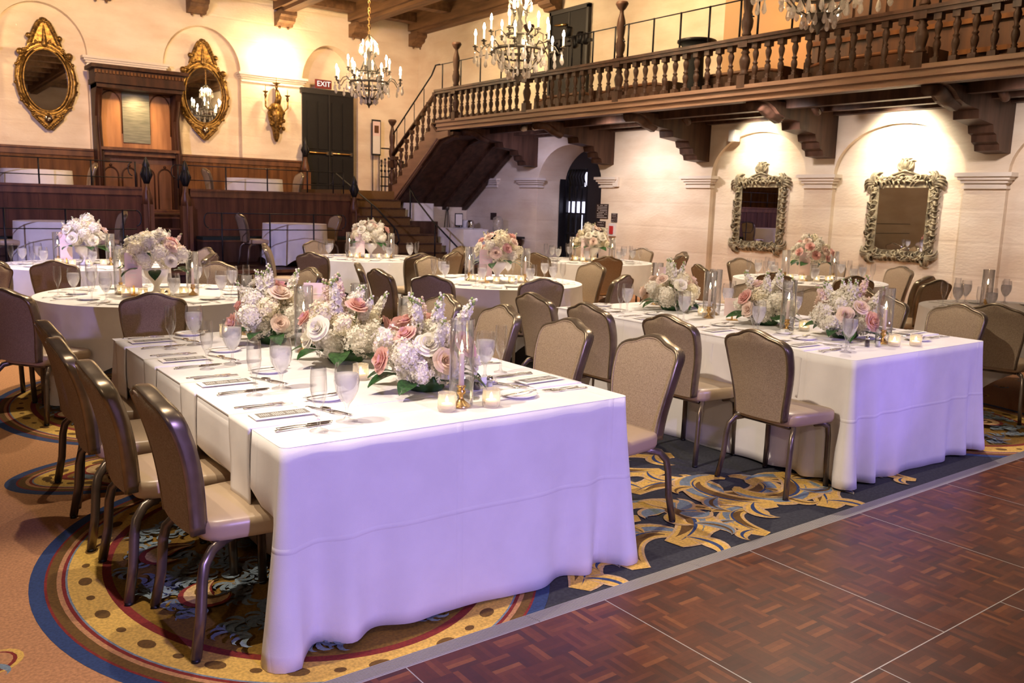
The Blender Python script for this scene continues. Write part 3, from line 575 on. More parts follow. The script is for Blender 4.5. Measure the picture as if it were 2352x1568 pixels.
# stairs
t = thing('staircase', 'dark wooden stair rising from the landing to the balcony', 'staircase', (BX, 17.1, 1.79))
sm = MB(); rs = 1.41/8; rn = 1.85/8
for i in range(8): sm.bx((0, -(i+1)*rn-.02, (i+1)*rs-.035), (2.0, -i*rn+.02, (i+1)*rs), 'stair_carpet').bx((0.02, -i*rn-.02, i*rs), (2.0, -i*rn, (i+1)*rs), 'wood_brown')
sm.obj('treads', t)
T = Matrix(((0, 0, 1, 0), (1, 0, 0, 0), (0, 1, 0, 0), (0, 0, 0, 1)))
pr = [(.15, -.42), (.15, -.02)]+[q_ for i in range(8) for q_ in ((-i*rn, i*rs), (-i*rn, (i+1)*rs-.035))]+[(-1.85, 1.2), (-2.3, 1.22), (-2.3, 1.10), (-1.95, 1.05)]
MB().prism(pr, -.03, .03, 'wood_fascia', T).tube([(-.035, .14, -.36), (-.035, -1.9, 1.07)], .02, 'wood_fascia', 5).obj('stringer', t, 'lighter brown stringer')
pr = [(.15, -.40), (.15, -.30), (-1.95, 1.15), (-2.45, 1.19), (-2.45, 1.13), (-1.98, 1.06)]
sm = MB().prism(pr, 0, 2.0, 'wood_brown', T)
for x in (.05, .7, 1.3, 1.85): sm.prism([(.15, -.47), (.15, -.34), (-1.95, 1.10), (-2.4, 1.18), (-2.4, 1.08), (-1.98, .98)], x, x+.12, 'wood_brown', T)
sm.obj('soffit', t, 'dark sloping underside')
MB().tube([(0, .02, .80), (0, -1.85, 2.02)], .05, 'wood_brown', 6, sq=(.045, .03)).obj('handrail', t)
for i in range(8): mk('baluster', bl, t, None, (0, -(i+.5)*rn, (i+1)*rs), None, (1, 1, 1.12))
mk('newel_post', nw, t, None, (0, .06, .0), None, (.95, .95, 1.08))
MB().tube([(0, .02, 1.25), (0, -1.6, 2.35), (0, -1.75, 2.53), (0, -1.9, 2.53)], .016, 'iron', 6).obj('iron_handrail', t)
for q_ in (.15, .5, .9, 1.3): MB().tube([(0, -q_, .75+q_*.66), (0, -q_, 1.25+q_*.66)], .009, 'iron', 5).obj('iron_post', t)
t = tag(MB().bx((BX+.05, 17.12, .352), (XW-.01, YW-.01, 1.77), 'plaster').bx((8.0, 17.0, .352), (BX+.05, YW-.01, 1.79), 'stair_carpet').bx((BX+.05, 17.12, 1.77), (XW-.01, YW-.01, 1.79), 'stair_carpet').obj('landing'), 'stair landing in front of the grey double door', 'landing')
t = thing('carpeted_stairs', 'brown carpeted steps leading up to the landing', 'stairs', (8.7, 17.0, 0))
for i in range(8):
    z1 = 1.79-.18*(i+1); xr = .62 if i < 3 else (.75 if i < 4 else 1.05)
    MB().bx((-.62, -.21*(i+1), .0 if z1 < .36 else .352), (xr, -.21*i if i else .0, z1), 'stair_carpet').bx((-.62, -.21*(i+1)-.015, z1-.03), (xr, -.21*(i+1), z1+.002), 'wood_brown').obj('step', t)
for nm_, pts, ps, lb in (('handrail', [(8.2, 17.7, 2.14), (8.32, 16.0, 1.42), (8.35, 15.2, 1.0), (8.36, 15.1, .8), (8.35, 15.25, .68)], ((8.3, 16.2, .93, 1.5), (8.35, 15.3, .36, 1.05)), 'black iron handrail on the left of the carpeted steps'), ('handrail', [(9.36, 17.2, 2.60), (9.34, 16.2, 1.66), (9.3, 15.4, 1.2), (9.12, 14.1, .70)], ((9.34, 16.4, 1.2, 1.85), (9.28, 15.25, .36, 1.12)), 'black iron handrail on the right of the carpeted steps')):
    t = thing('stair_handrail', lb, 'handrail', (0, 0, 0)); MB().tube(pts, .018, 'iron', 6).obj('handrail', t)
    for x, y, a, b in ps: MB().tube([(x, y, a), (x, y, b)], .018, 'iron', 6).obj('post', t)
# ================================================================ MIRRORS, LAMPS, FIXTURES
def leafcurl(mb, c, a, L_, k, r0, m, dz=.02, n_=8, flat=.6):
    # tapering curled leaf lying on the XZ plane (wall plane), bulging towards -Y
    p = [c[0], c[1]]; pts = []; rs_ = []
    for i in range(n_+1):
        t = i/n_; pts.append((p[0], -dz*sin(PI*min(1, t*.9+.1))-.006, p[1])); rs_.append(r0*(1-t)**.6*(.55+.45*min(1, t*4))+.003)
        a += k/n_*(.3+1.5*t); p[0] += cos(a)*L_/n_; p[1] += sin(a)*L_/n_
    mb.tube(pts, rs_, m, 5)
def rect_mirror():
    t = thing('carved_mirror', 'x', 'mirror'); r_ = random.Random(5)
    gw, gh = .355, .43
    MB().bx((-gw, -.028, -gh), (gw, -.02, gh), 'mirror').obj('glass', t)
    MB().bx((-gw-.03, -.035, -gh-.03), (-gw, .0, gh+.03), 'silverleaf').bx((gw, -.035, -gh-.03), (gw+.03, 0, gh+.03), 'silverleaf').bx((-gw, -.035, gh), (gw, 0, gh+.03), 'silverleaf').bx((-gw, -.035, -gh-.03), (gw, 0, -gh), 'silverleaf').obj('inner_moulding', t)
    f_ = MB(); W_, H_ = gw+.03, gh+.03
    for sx in (-1, 1): f_.bx((sx*(W_-.01), -.03, -H_-.10), (sx*(W_+.11), -.0, H_+.02), 'silverleaf')
    f_.bx((-W_-.02, -.03, -H_-.12), (W_+.02, 0, -H_+.01), 'silverleaf').bx((-W_-.05, -.03, H_-.01), (W_+.05, 0, H_+.05), 'silverleaf')
    path = []
    for i in range(104):
        s_ = i/104*4
        if s_ < 1: path.append((-W_-.06+2*(W_+.06)*s_, H_+.06, PI/2, 0))
        elif s_ < 2: path.append((W_+.06, H_+.06-2*(H_+.06)*(s_-1), 0, -PI/2))
        elif s_ < 3: path.append((W_+.06-2*(W_+.06)*(s_-2), -H_-.05, -PI/2, PI))
        else: path.append((-W_-.06, -H_-.05+2*(H_+.06)*(s_-3), PI, PI/2))
    f_.tube([(W_+.07, -.03, H_+.05), (W_+.075, -.03, -H_-.05), (-W_-.075, -.03, -H_-.05), (-W_-.07, -.03, H_+.05)], .02, 'silverleaf', 6, closed=True)
    for i, (x, z, no_, ta) in enumerate(path):
        if r_.random() < .12: continue
        sg = 1 if i % 2 else -1; ln = .17+.06*r_.random()
        if z > H_: ln *= 1.25
        side = abs(no_) < .1 or abs(no_-PI) < .1
        a = no_+sg*r_.uniform(.1, 1.3)
        leafcurl(f_, (x*.98, z*.98), a, ln*(.8 if side else 1), sg*r_.uniform(1.4, 4.4), .019, 'silverleaf', .055)
        leafcurl(f_, (x, z), ta+r_.uniform(-.4, .4), .13, sg*3.4, .012, 'silverleaf', .065)
        if i % 3 == 0: f_.ball((x, -.05, z), .02, 'silverleaf', 6)
    for sx in (-1, 1):
        for sz in (-1, 1):
            for k in range(6): leafcurl(f_, (sx*(W_+.01), sz*(H_+.01)), math.atan2(sz*(.35+.3*k), sx*1.4)+sx*sz*.1, .25 if sz > 0 else .22, sx*sz*(2.6 if k % 2 else -2.2), .026, 'silverleaf', .06)
    f_.obj('frame', t)
    c_ = MB()
    for k in range(9): a = PI*(k+.5)/9; leafcurl(c_, (.02*cos(a), H_+.2), a, .17+.08*sin(a), 2.4*(1 if k < 4 else -1), .024, 'silverleaf', .04)
    c_.tube([(-.2, -.03, H_+.13), (0, -.04, H_+.2), (.2, -.03, H_+.13)], .02, 'silverleaf', 6)
    c_.obj('crest', t)
    return t
MR = rect_mirror()
for y, l in ((8.74, 'smaller looking silvered carved mirror, nearer the arched doorway'), (6.35, 'silvered carved mirror on the right, nearest the camera')):
    o = place(MR, l, (XW+.1, y, 1.535), -PI/2, 'carved wall mirrors')
def oval_mirror():
    t = thing('gilt_mirror', 'x', 'mirror'); r_ = random.Random(9); rx, rz = .38, .57
    MB().add([(rx*cos(2*PI*i/40), -.03, rz*sin(2*PI*i/40)) for i in range(40)], [tuple(range(40))], 'mirror').obj('glass', t)
    f_ = MB()
    for k, (e, r0, yy) in enumerate(((.02, .02, -.04), (.07, .032, -.03), (.135, .035, -.02))): f_.tube([((rx+e)*cos(2*PI*i/44), yy, (rz+e*1.15)*sin(2*PI*i/44)) for i in range(44)], r0, 'gilt', 6, closed=True)
    for i in range(54):
        a = 2*PI*i/54; x, z = (rx+.15)*cos(a), (rz+.17)*sin(a); no_ = math.atan2(z/rz, x/rx); sg = 1 if i % 2 else -1
        leafcurl(f_, (x*.93, z*.95), no_+sg*.7, .15, sg*3.6, .030, 'gilt', .04, 6)
        if i % 4 == 0: f_.ball((x*1.02, -.04, z*1.02), .035, 'gilt', 6)
    # pyramidal crest and pendant base
    fT = Matrix(((1, 0, 0, 0), (0, 0, 1, 0), (0, 1, 0, 0), (0, 0, 0, 1)))
    f_.prism([(-.40, rz-.06), (-.30, rz+.06), (-.27, rz+.22), (-.19, rz+.30), (-.15, rz+.42), (-.07, rz+.50), (0, rz+.56), (.07, rz+.50), (.15, rz+.42), (.19, rz+.30), (.27, rz+.22), (.30, rz+.06), (.40, rz-.06), (.2, rz-.02), (0, rz+.03), (-.2, rz-.02)], -.05, -.01, 'gilt', fT)
    f_.prism([(-.36, -rz+.12), (-.30, -rz-.06), (-.2, -rz-.16), (-.12, -rz-.26), (0, -rz-.36), (.12, -rz-.26), (.2, -rz-.16), (.30, -rz-.06), (.36, -rz+.12), (.2, -rz), (0, -rz-.04), (-.2, -rz)], -.05, -.01, 'gilt', fT)
    for k in range(16):
        t_ = k/15; wd = .30*(1-t_)**.8+.04
        for sg in (-1, 1): leafcurl(f_, (sg*wd*.6, rz+.12+t_*.40), PI/2-sg*(.9-.3*t_), .15, -sg*3.2, .030, 'gilt', .05, 6)
        f_.ball((0, -.03, rz+.12+t_*.4), .05*(1-t_)+.02, 'gilt', 6)
    for k in range(9):
        t_ = k/8; wd = .26*(1-t_)
        for sg in (-1, 1): leafcurl(f_, (sg*wd*.8, -rz-.13-t_*.2), -PI/2+sg*(1.0-.5*t_), .12, sg*3.2, .028, 'gilt', .05, 6)
        f_.ball((0, -.03, -rz-.12-t_*.22), .045*(1-t_)+.02, 'gilt', 6)
    for sg in (-1, 1):
        f_.ball((sg*.43, -.05, .50), .07, 'gilt', 8); f_.ball((sg*.27, -.05, .82), .055, 'gilt', 8)
        f_.tube([(sg*.36, -.05, .42), (sg*.47, -.06, .2), (sg*.5, -.06, 0), (sg*.47, -.06, -.25), (sg*.33, -.05, -.5)], [.03, .045, .05, .045, .03], 'gilt', 8)
    for k in range(5): a = PI*(k+.5)/5; leafcurl(f_, (0, rz+.52), a, .14, 2.6*(1 if k < 2 else -1), .03, 'gilt', .04, 6)
    f_.obj('frame', t); MB().lathe([(.0, 0), (.075, 0), (.075, .01)], 'mirror', 12, (0, 0, 0), Matrix.Translation((0, -.09, -rz-.17)) @ Matrix.Rotation(PI/2, 4, 'X')).obj('small_glass', t)
    return t
OM = oval_mirror()
place(OM, 'gilt oval mirror on the far left of the wall', (2.86, YW+.06, 3.74), 0, 'gilt oval mirrors'); place(OM, 'gilt oval mirror reflecting a chandelier, right of the lit alcove', (5.92, YW+.06, 3.74), 0, 'gilt oval mirrors')
# wall sconce
t = thing('wall_sconce', 'gilt carved wall sconce with candle cups left of the grey double door', 'sconce', (7.5, YW, 2.9))
b = MB().lathe([(.03, -.05), (.07, .05), (.09, .2), (.17, .42), (.20, .6), (.15, .72), (.1, .8)], 'gilt', 10, (0, -.1, 0))
for k in range(14): a = k*1.3; b.ball((.16*cos(a), -.14-.1*abs(sin(a)), .25+.035*k), .05, 'gilt', 6)
b.tube([(0, -.1, .7), (.06, -.16, .95), (.02, -.12, 1.1)], [.09, .06, .04], 'gilt', 8); b.obj('body', t)
for dx, zt, s_ in ((-.26, 1.05, 1), (.26, 1.0, 1), (0, 1.25, 1.4)):
    MB().tube([(0, -.12, .75), (dx*.6, -.16, .62), (dx, -.16, .72), (dx, -.16, zt-.14)], .02*s_, 'gilt', 6).lathe([(.02, -.14), (.035, -.08), (.02, -.04), (.06*s_, -.01), (.07*s_, 0), (.02, .01)], 'gilt', 8, (dx, -.16, zt)).lathe([(.008, 0), (.006, .13), (0, .14)], 'gilt', 6, (dx, -.16, zt)).obj('candle_arm', t)
# chandeliers
def chandelier():
    t = thing('chandelier', 'x', 'chandelier')
    fr = MB().lathe([(0, -.02), (.012, 0), (.02, .03), (.06, .06), (.065, .10), (.03, .13), (.12, .15), (.13, .17), (.05, .18)], 'tarnish', 14)
    fr.lathe([(.34, .42), (.37, .42), (.37, .46), (.34, .46), (.34, .42)], 'tarnish', 24, cap=False).lathe([(.25, .34), (.27, .33), (.27, .36), (.25, .36)], 'tarnish', 20, cap=False).lathe([(.18, .62), (.20, .62), (.20, .65), (.18, .65), (.18, .62)], 'tarnish', 18, cap=False)
    for k in range(12): a = k*PI/6; fr.tube([(.06*cos(a), .06*sin(a), .14), (.2*cos(a), .2*sin(a), .2), (.3*cos(a), .3*sin(a), .3), (.36*cos(a), .36*sin(a), .44)], .008, 'tarnish', 5)
    fr.lathe([(.015, .15), (.02, .5), (.05, .6), (.03, .7), (.06, .78), (.02, .86), (.05, 1.0), (.015, 1.1), (.012, 1.3)], 'tarnish', 10)
    for k in range(6): a = k*PI/3; fr.tube([(.18*cos(a), .18*sin(a), .63), (.09*cos(a), .09*sin(a), .85), (.13*cos(a), .13*sin(a), 1.05), (.18*cos(a), .18*sin(a), 1.12), (.03*cos(a), .03*sin(a), 1.28)], .008, 'tarnish', 5)
    fr.obj('frame', t)
    ch = MB(); z = 1.3
    while z < 2.80:
        ch.tube([(.018*cos(q), 0, z+.035+.035*sin(q)) if int(z*20) % 2 else (0, .018*cos(q), z+.035+.035*sin(q)) for q in [2*PI*i/8 for i in range(8)]], .005, 'brass', 4, closed=True); z += .058
    ch.obj('chain', t)
    for tier, (n_, R_, z0, r0) in enumerate(((8, .62, .47, .35), (6, .40, .66, .19), (4, .12, .95, .05))):
        for k in range(n_):
            a = 2*PI*(k+.5*tier)/n_+.2; c, s_ = cos(a), sin(a)
            p = lambda r_, z_: (r_*c, r_*s_, z_)
            arm = MB()
            if tier < 2: arm.tube([p(r0, z0-.03), p(r0+.08, z0+.05), p(r0+.15, z0+.02), p(R_-.06, z0-.07), p(R_, z0-.03)], .009, 'tarnish', 5)
            o = arm.lathe([(.008, -.04), (.022, -.02), (.012, 0), (.04, .01), (.042, .018), (.018, .02), (.018, .04)], 'tarnish', 8, p(R_, z0)).obj('arm', t)
            MB().lathe([(.0135, .03), (.0135, .15), (.006, .155)], 'candle_sleeve', 8, p(R_, z0)).obj('candle_sleeve', o)
            MB().lathe([(.006, .15), (.020, .178), (.017, .205), (.005, .245), (0, .25)], 'bulb', 8, p(R_, z0)).obj('bulb', o)
    dr = MB().lathe([(0, -.085), (.010, -.078), (.017, -.062), (.012, -.035), (.004, -.012), (.008, -.006), (.008, .004), (0, .01)], 'crystal', 6, smooth=False).mesh('crystal_drop')
    r_ = random.Random(2)
    for n_, R_, z0, s_ in ((16, .62, .39, 1.7), (16, .36, .38, 1.7), (14, .25, .30, 1.7), (12, .15, .18, 1.5), (10, .40, .58, 1.2), (10, .2, .60, 1.2), (8, .17, 1.06, 1.3)):
        for k in range(n_):
            a = 2*PI*k/n_+r_.uniform(-.1, .1); mk('crystal_drop', dr, t, None, (R_*cos(a), R_*sin(a), z0+r_.uniform(-.02, .02)), (0, 0, a), s_)
    return t
CH = chandelier()
for (x, y), l in zip(((7.46, 14.67), (7.4, 9.97), (7.35, 5.12)), ('smallest looking crystal chandelier, hanging before the grey double door', 'crystal candle chandelier in the middle, before the balcony stairs', 'crystal chandelier cut by the top edge, before the balcony panelling')):
    o = place(CH, l, (x, y, 3.28), .3*y, 'crystal chandeliers')
    lamp('chandelier_light', 'POINT', (x, y, 4.45), 75, (1, .72, .40), .03); lamp('chandelier_light', 'POINT', (x, y, 3.95), 90, (1, .76, .45), .03)
# things on and under the balcony
t = thing('stage_light_truss', 'black stage lights on a tall black stand in front of the upper door', 'stage lights', (10.3, 12.0, 3.2))
MB().lathe([(.2, 0), (.03, .05), (.022, .1), (.022, 1.45)], 'iron', 8).obj('stand', t); MB().box((0, .35, 1.28), (.06, 1.2, .05), 'iron').obj('bar', t)
for k in range(6): MB().lathe([(.03, 0), (.07, .02), (.075, .16), (.05, .2)], 'iron', 8, (0, -.12+.17*k, 1.20+.05*(k % 2)), Matrix.Rotation(.25*(k % 3-1), 4, 'X')).ball((.03, -.12+.17*k, 1.3), .06, 'iron', 6).obj('lamp_head', t)
t = thing('bar_table', 'round black topped tall table behind the balcony rail', 'table', (10.3, 9.3, 3.2)); MB().lathe([(.28, .90), (.30, .91), (.30, .94), (.28, .95)], 'iron', 20).obj('table_top', t); MB().lathe([(.24, 0), (.13, .3), (.12, .7), (.26, .9)], 'black_cloth', 16).obj('black_cloth', t)
for y, l in ((10.9, 'left'), (8.7, 'middle'), (6.6, 'right'), (12.7, 'far left')):
    t = thing('pew', 'brown wooden pew behind the balcony balusters, %s one' % l, 'bench', (10.5, y, 3.2))
    MB().bx((0, -.85, 0), (.05, .85, .40), 'wood_brown').tube([(.02, -.85, .36), (.02, -.5, .43), (.02, .5, .43), (.02, .85, .36)], .03, 'wood_mid', 6).obj('backrest', t); MB().bx((.05, -.85, .26), (.45, .85, .30), 'wood_mid').obj('seat', t)
    for s_ in (-1, 1): MB().bx((-.02, s_*.85-.03, 0), (.48, s_*.85+.03, .44), 'wood_dark').obj('end_panel', t)
t = thing('wall_speaker', 'small white speaker box high on the wall under the balcony', 'speaker', (XW-.14, 9.22, 2.78)); MB().bx((0, -.06, -.09), (.14, .06, .09), 'white_plastic').obj('housing', t)
MB().bx((-.006, -.045, -.07), (0, .045, .07), 'porcelain').obj('grille', t)
t = thing('wall_box', 'small beige box on the wall right of the doorway capital', 'box', (XW-.06, 11.98, 2.06)); MB().bx((0, -.07, -.09), (.06, .07, .09), 'trimplaster').obj('housing', t)
for k, (y, z) in enumerate(((12.9, 3.0), (13.25, 3.0))):
    t = thing('ceiling_spotlight', 'small white spotlight under the balcony, %s' % ('right one of the pair' if k == 0 else 'left one of the pair'), 'spotlight', (9.95, y, 2.99)); T = Matrix.Rotation(1.2, 4, 'Y'); MB().lathe([(.03, 0), (.05, .03), (.06, .13)], 'white_plastic', 10, T=T).obj('lamp_head', t); MB().tube([(0, 0, 0), (0, 0, .16)], .012, 'iron', 5).obj('mount', t)
for y, l in ((9.55, 'before the smaller carved mirror'), (7.2, 'before the larger carved mirror'), (4.75, 'at the right edge')):
    t = thing('track_light', 'dark spotlight under the balcony, %s' % l, 'spotlight', (10.4, y, 3.02)); MB().bx((-.03, -.03, 0), (.03, .03, .13), 'wood_brown').obj('mount', t); MB().lathe([(.04, 0), (.055, .02), (.055, .14), (.03, .16)], 'wood_brown', 10, T=Matrix.Rotation(-.9, 4, 'Y') @ Matrix.Translation((0, 0, -.14))).obj('lamp_head', t)
def wall_sign(y0, y1, z0, z1, m, label, rows, head=None):
    t = thing('wall_sign', label, 'sign', (XW-.015, (y0+y1)/2, (z0+z1)/2)); w, h = (y1-y0)/2, (z1-z0)/2
    MB().bx((0, -w, -h), (.015, w, h), m).obj('board', t); b = MB(); r_ = random.Random(int(y0*100))
    for k in range(rows):
        z = h*.8-(2*h*.82)*k/max(1, rows-1); ww = w*(.55+.35*r_.random()) if k < 3 else w*.85
        n_ = 7
        for j in range(n_):
            if r_.random() < .8: b.bx((-.002, -ww+2*ww*j/n_, z-h*.035), (0, -ww+2*ww*(j+.75)/n_, z+h*.035), 'text_light')
    b.obj('lettering', t); return t
wall_sign(12.19, 12.53, 1.36, 1.64, 'sign_brown', 'dark brown lettered sign right of the arched doorway, upper one', 8)
wall_sign(12.25, 12.51, 1.03, 1.31, 'sign_brown', 'dark brown notice below the larger lettered sign', 6)
wall_sign(11.93, 12.09, 1.30, 1.47, 'sign_brown', 'small dark notice above the red fire alarm', 5)
t = thing('fire_alarm', 'red fire alarm in a clear cover right of the doorway signs', 'fire alarm', (XW-.05, 12.03, 1.16)); MB().bx((.0, -.085, -.12), (.05, .085, .12), 'white_plastic').obj('cover', t); MB().bx((-.015, -.05, -.08), (.0, .05, .07), 'red_paint').obj('pull_box', t)
wall_sign(15.9, 16.12, 1.22, 1.38, 'sign_brown', 'small dark plaque on the wall above the console table', 0)
t = thing('poster_stand', 'framed poster on the landing beside the grey door', 'poster', (10.02, 19.3, 1.8)); MB().bx((-.12, .0, .88), (.12, .03, 1.74), 'iron').tube([(-.09, .02, 0), (-.09, .02, .9)], .012, 'iron', 5).tube([(.09, .02, 0), (.09, .02, .9)], .012, 'iron', 5).obj('frame', t)
MB().bx((-.1, -.004, .92), (.1, 0, 1.35), 'white_plastic').obj('lower_sheet', t); MB().bx((-.1, -.004, 1.35), (.1, 0, 1.70), 'card_pink').bx((-.06, -.007, 1.42), (.06, -.004, 1.6), 'wood_mid').obj('picture', t)
t = thing('iron_gate', 'black wrought iron gate on the landing left of the stair newel', 'gate', (10.25, 18.9, 1.8)); MB().bx((-.32, -.02, .12), (.3, .02, .15), 'iron').bx((-.32, -.02, .34), (.3, .02, .37), 'iron').bx((-.3, -.02, 1.02), (.3, .02, 1.05), 'iron').obj('frame', t)
for k in range(7):
    x = -.3+.1*k; MB().tube([(x, 0, 0), (x, 0, .82-.1*abs(k-3)/3)], .014, 'iron', 5).ball((x, 0, .5), .035, 'iron', 6).ball((x, 0, .62), .03, 'iron', 6).ball((x, 0, .84-.1*abs(k-3)/3), .03, 'iron', 6).obj('bar', t)
# service area under the stairs
t = thing('console_table', 'long dark console table against the wall under the stairs', 'table', (10.95, 15.9, .352)); MB().bx((-.3, -1.15, .50), (.3, 1.15, .54), 'black_cloth').bx((-.26, -1.1, .40), (.26, 1.1, .5), 'wood_dark').obj('table_top', t)
for sx in (-1, 1):
    for y in (-1.05, 1.05): MB().bx((sx*.24-.03, y-.03, 0), (sx*.24+.03, y+.03, .40), 'wood_dark').obj('leg', t)
t = thing('beverage_dispenser', 'clear beverage dispenser on the dark console table', 'dispenser', (10.95, 15.35, .895)); MB().lathe([(.10, .1), (.11, .12), (.11, .38), (.04, .42)], 'glass_votive', 12).obj('jar', t); MB().lathe([(.09, 0), (.04, .02), (.04, .08), (.1, .1)], 'silver', 10).obj('stand', t)
for k, y in enumerate((16.75, 16.55, 16.35)): t = tag(MB().lathe([(.07, 0), (.08, .02), (.08, .26), (.06, .30)], 'silver' if k != 1 else 'white_plastic', 12).obj('coffee_urn', loc=(10.9, y, .895)), ('left', 'middle', 'right')[k]+' one of the urns on the dark console table', 'urn')
t = thing('lantern_stand', 'slim black metal stand holding a lantern at the end of the console', 'stand', (10.7, 17.05, .895))
for a in (0, 2.1, 4.2): MB().tube([(.09*cos(a), .09*sin(a), 0), (.02*cos(a), .02*sin(a), .5)], .008, 'iron', 5).obj('leg', t)
MB().lathe([(.02, .5), (.05, .53), (.05, .6), (.015, .66), (0, .7)], 'tarnish', 8).obj('lantern', t)
def drape(x0, x1, y0, y1, H, m='linen', fold=.015, seed=1, zb=0.0, n_=60):
    r_ = random.Random(seed); mb = MB(); cx_, cy_ = (x0+x1)/2, (y0+y1)/2; a, b = (x1-x0)/2, (y1-y0)/2
    ph = [r_.uniform(0, 6.28) for _ in range(4)]
    def fn(u, v):
        t_ = u*4; k_ = int(t_) % 4; f_ = t_-int(t_)
        cs = [(-a, -b), (a, -b), (a, b), (-a, b)]; p, q_ = cs[k_], cs[(k_+1) % 4]; x = p[0]+(q_[0]-p[0])*f_; y = p[1]+(q_[1]-p[1])*f_
        nx, ny = ((0, -1), (1, 0), (0, 1), (-1, 0))[k_]; w_ = fold*v*(sin(u*50+ph[0])+.6*sin(u*31+ph[1])+1)
        return (cx_+x+nx*w_, cy_+y+ny*w_, H-(H-zb)*v)
    mb.grid(fn, n_, 6, m); mb.flat([(x0, y0), (x1, y0), (x1, y1), (x0, y1)], H, m); return mb
tag(drape(9.95, 10.6, 15.2, 16.2, 1.03, zb=.354, seed=4).obj('draped_bar'), 'white cloth covered service table under the stairs', 'service table')
tag(drape(9.45, 10.0, 16.5, 17.05, 1.55, zb=1.16, seed=5).obj('linen_bundle'), 'white linen covered box on the side panel of the stairs', 'linen')
tag(MB().bx((9.32, 16.4, .352), (10.05, 17.09, 1.155), 'wood_brown').obj('side_cabinet'), 'brown side panel cabinet right of the carpeted steps', 'cabinet')
for k in range(8): tag(MB().lathe([(.02, 0), (.05, .002), (.07, .01), (.072, .013)], 'porcelain', 12).obj('saucer', loc=(10.1+.12*(k % 4), 15.35+.35*(k//4), 1.033)), 'white saucer on the cloth covered service table under the stairs', 'saucer', 'saucers on the service table')
t = thing('info_stand', 'framed menu stand on the service table under the stairs', 'stand', (10.35, 16.0, 1.033)); MB().bx((-.1, 0, .04), (.1, .015, .32), 'iron').bx((-.08, -.01, 0), (.08, .03, .02), 'iron').obj('frame', t); MB().bx((-.085, -.003, .06), (.085, 0, .30), 'white_plastic').obj('sheet', t)
# ================================================================ CHAIRS
def chair():
    t = thing('banquet_chair', 'x', 'chair')
    def prof(z):      # y of the back's mid-surface: upright at the seat, leaning back at the top
        k = (z-.42)/.51; return -.175-.035*k-.085*k**3
    def hw(z):        # half width: narrow waist near the seat, widest at the shoulders
        k = min(1, (z-.42)/.38); return .160+.046*k*k*(3-2*k)
    def outline(n_=44, inset=0):
        pts = []
        for i in range(13): z = .425+(.80-.425)*i/12; pts.append((hw(z)-inset, z))
        # rounded shoulder, shallow dip, camel-back crest
        top = [(.2075, .823), (.2045, .845), (.195, .864), (.178, .878), (.155, .887), (.128, .893), (.102, .900), (.078, .911), (.052, .922), (.026, .929), (0, .931)]
        pts += [(x-inset*.8 if x > .02 else x, z-inset*.8) for x, z in top]
        return pts
    half = outline(); full = half+[(-x, z) for x, z in half[-2::-1]]
    def panel(side):
        mb = MB(); rows = []; inn = [(x*.978, .428+(z-.428)*.984) for x, z in half]
        for (x, z) in inn:
            row = []
            for j in range(9):
                u = -1+2*j/8; bulge = (1-u*u)*(.015)*min(1, (z-.41)*6)*min(1, max(0, (.935-z))*12+.15)
                row.append((x*u, prof(z)+side*(.026+bulge)-.018*(1-u*u)*.6, z))
            rows.append(row)
        vs_ = [p for r_ in rows for p in r_]; fs_ = [(i*9+j, i*9+j+1, (i+1)*9+j+1, (i+1)*9+j) for i in range(len(rows)-1) for j in range(8)]
        return mb.add(vs_, fs_, 'chair_fabric', True)
    panel(1).obj('backrest', t); panel(-1).obj('back_panel', t)
    path = [(x, prof(z)-.018*0, z) for x, z in full]
    MB().tube(path, .02, 'trim_metal', 8, sq=(.009, .030), up=Vector((0, 1, 0))).obj('back_frame', t)
    tr = MB(); tr.tube([(x*.972, prof(z)+.030, .43+(z-.43)*.98) for x, z in full], .0045, 'chair_fabric', 5); tr.obj('piping', t)
    s_ = MB()
    def sf(u, v):
        # superellipse cushion
        a = 2*PI*u; e = .32; ca, sa = cos(a), sin(a); px = math.copysign(abs(ca)**e, ca); py = math.copysign(abs(sa)**e, sa)
        lv = [(.90, .392), (.97, .397), (1.0, .415), (1.0, .445), (.985, .462), (.94, .470), (.7, .476), (.3, .479), (0, .48)]
        k_ = v*8; i = min(7, int(k_)); f_ = k_-i; r_ = lv[i][0]+(lv[i+1][0]-lv[i][0])*f_; z = lv[i][1]+(lv[i+1][1]-lv[i][1])*f_
        w_ = .225+.02*(py+1)/2-.03*(1-py)/2
        return (px*w_*r_, .035+py*.205*r_, z-(.008*(py > .5)*(v > .3)*.5))
    s_.grid(sf, 40, 8, 'chair_vinyl', wrap=True); s_.obj('seat', t)
    MB().lathe([(.0, .388), (.19, .388), (.19, .4)], 'iron', 12, (0, .03, 0)).tube([(-.16, -.12, .385), (.16, -.12, .385)], .012, 'leg_metal', 6).tube([(-.17, .17, .385), (.17, .17, .385)], .012, 'leg_metal', 6).obj('seat_frame', t)
    for sx in (-1, 1):
        MB().tube([(sx*.12, -.03, .385), (sx*.165, -.09, .388), (sx*.20, -.145, .375), (sx*.218, -.178, .335), (sx*.224, -.19, .28), (sx*.228, -.20, .15), (sx*.242, -.225, .012)], .014, 'leg_metal', 8, sq=(.018, .0125), up=Vector((1, 0, 0))).lathe([(.016, 0), (.016, .014)], 'iron', 8, (sx*.242, -.225, 0)).obj('leg', t)
        MB().tube([(sx*.17, .10, .385), (sx*.192, .15, .385), (sx*.205, .182, .365), (sx*.208, .19, .31), (sx*.21, .193, .16), (sx*.215, .197, .012)], .014, 'leg_metal', 8, sq=(.017, .0125), up=Vector((1, 0, 0))).lathe([(.016, 0), (.016, .014)], 'iron', 8, (sx*.215, .197, 0)).obj('leg', t)
    return t
CHR = chair()
_k = {}
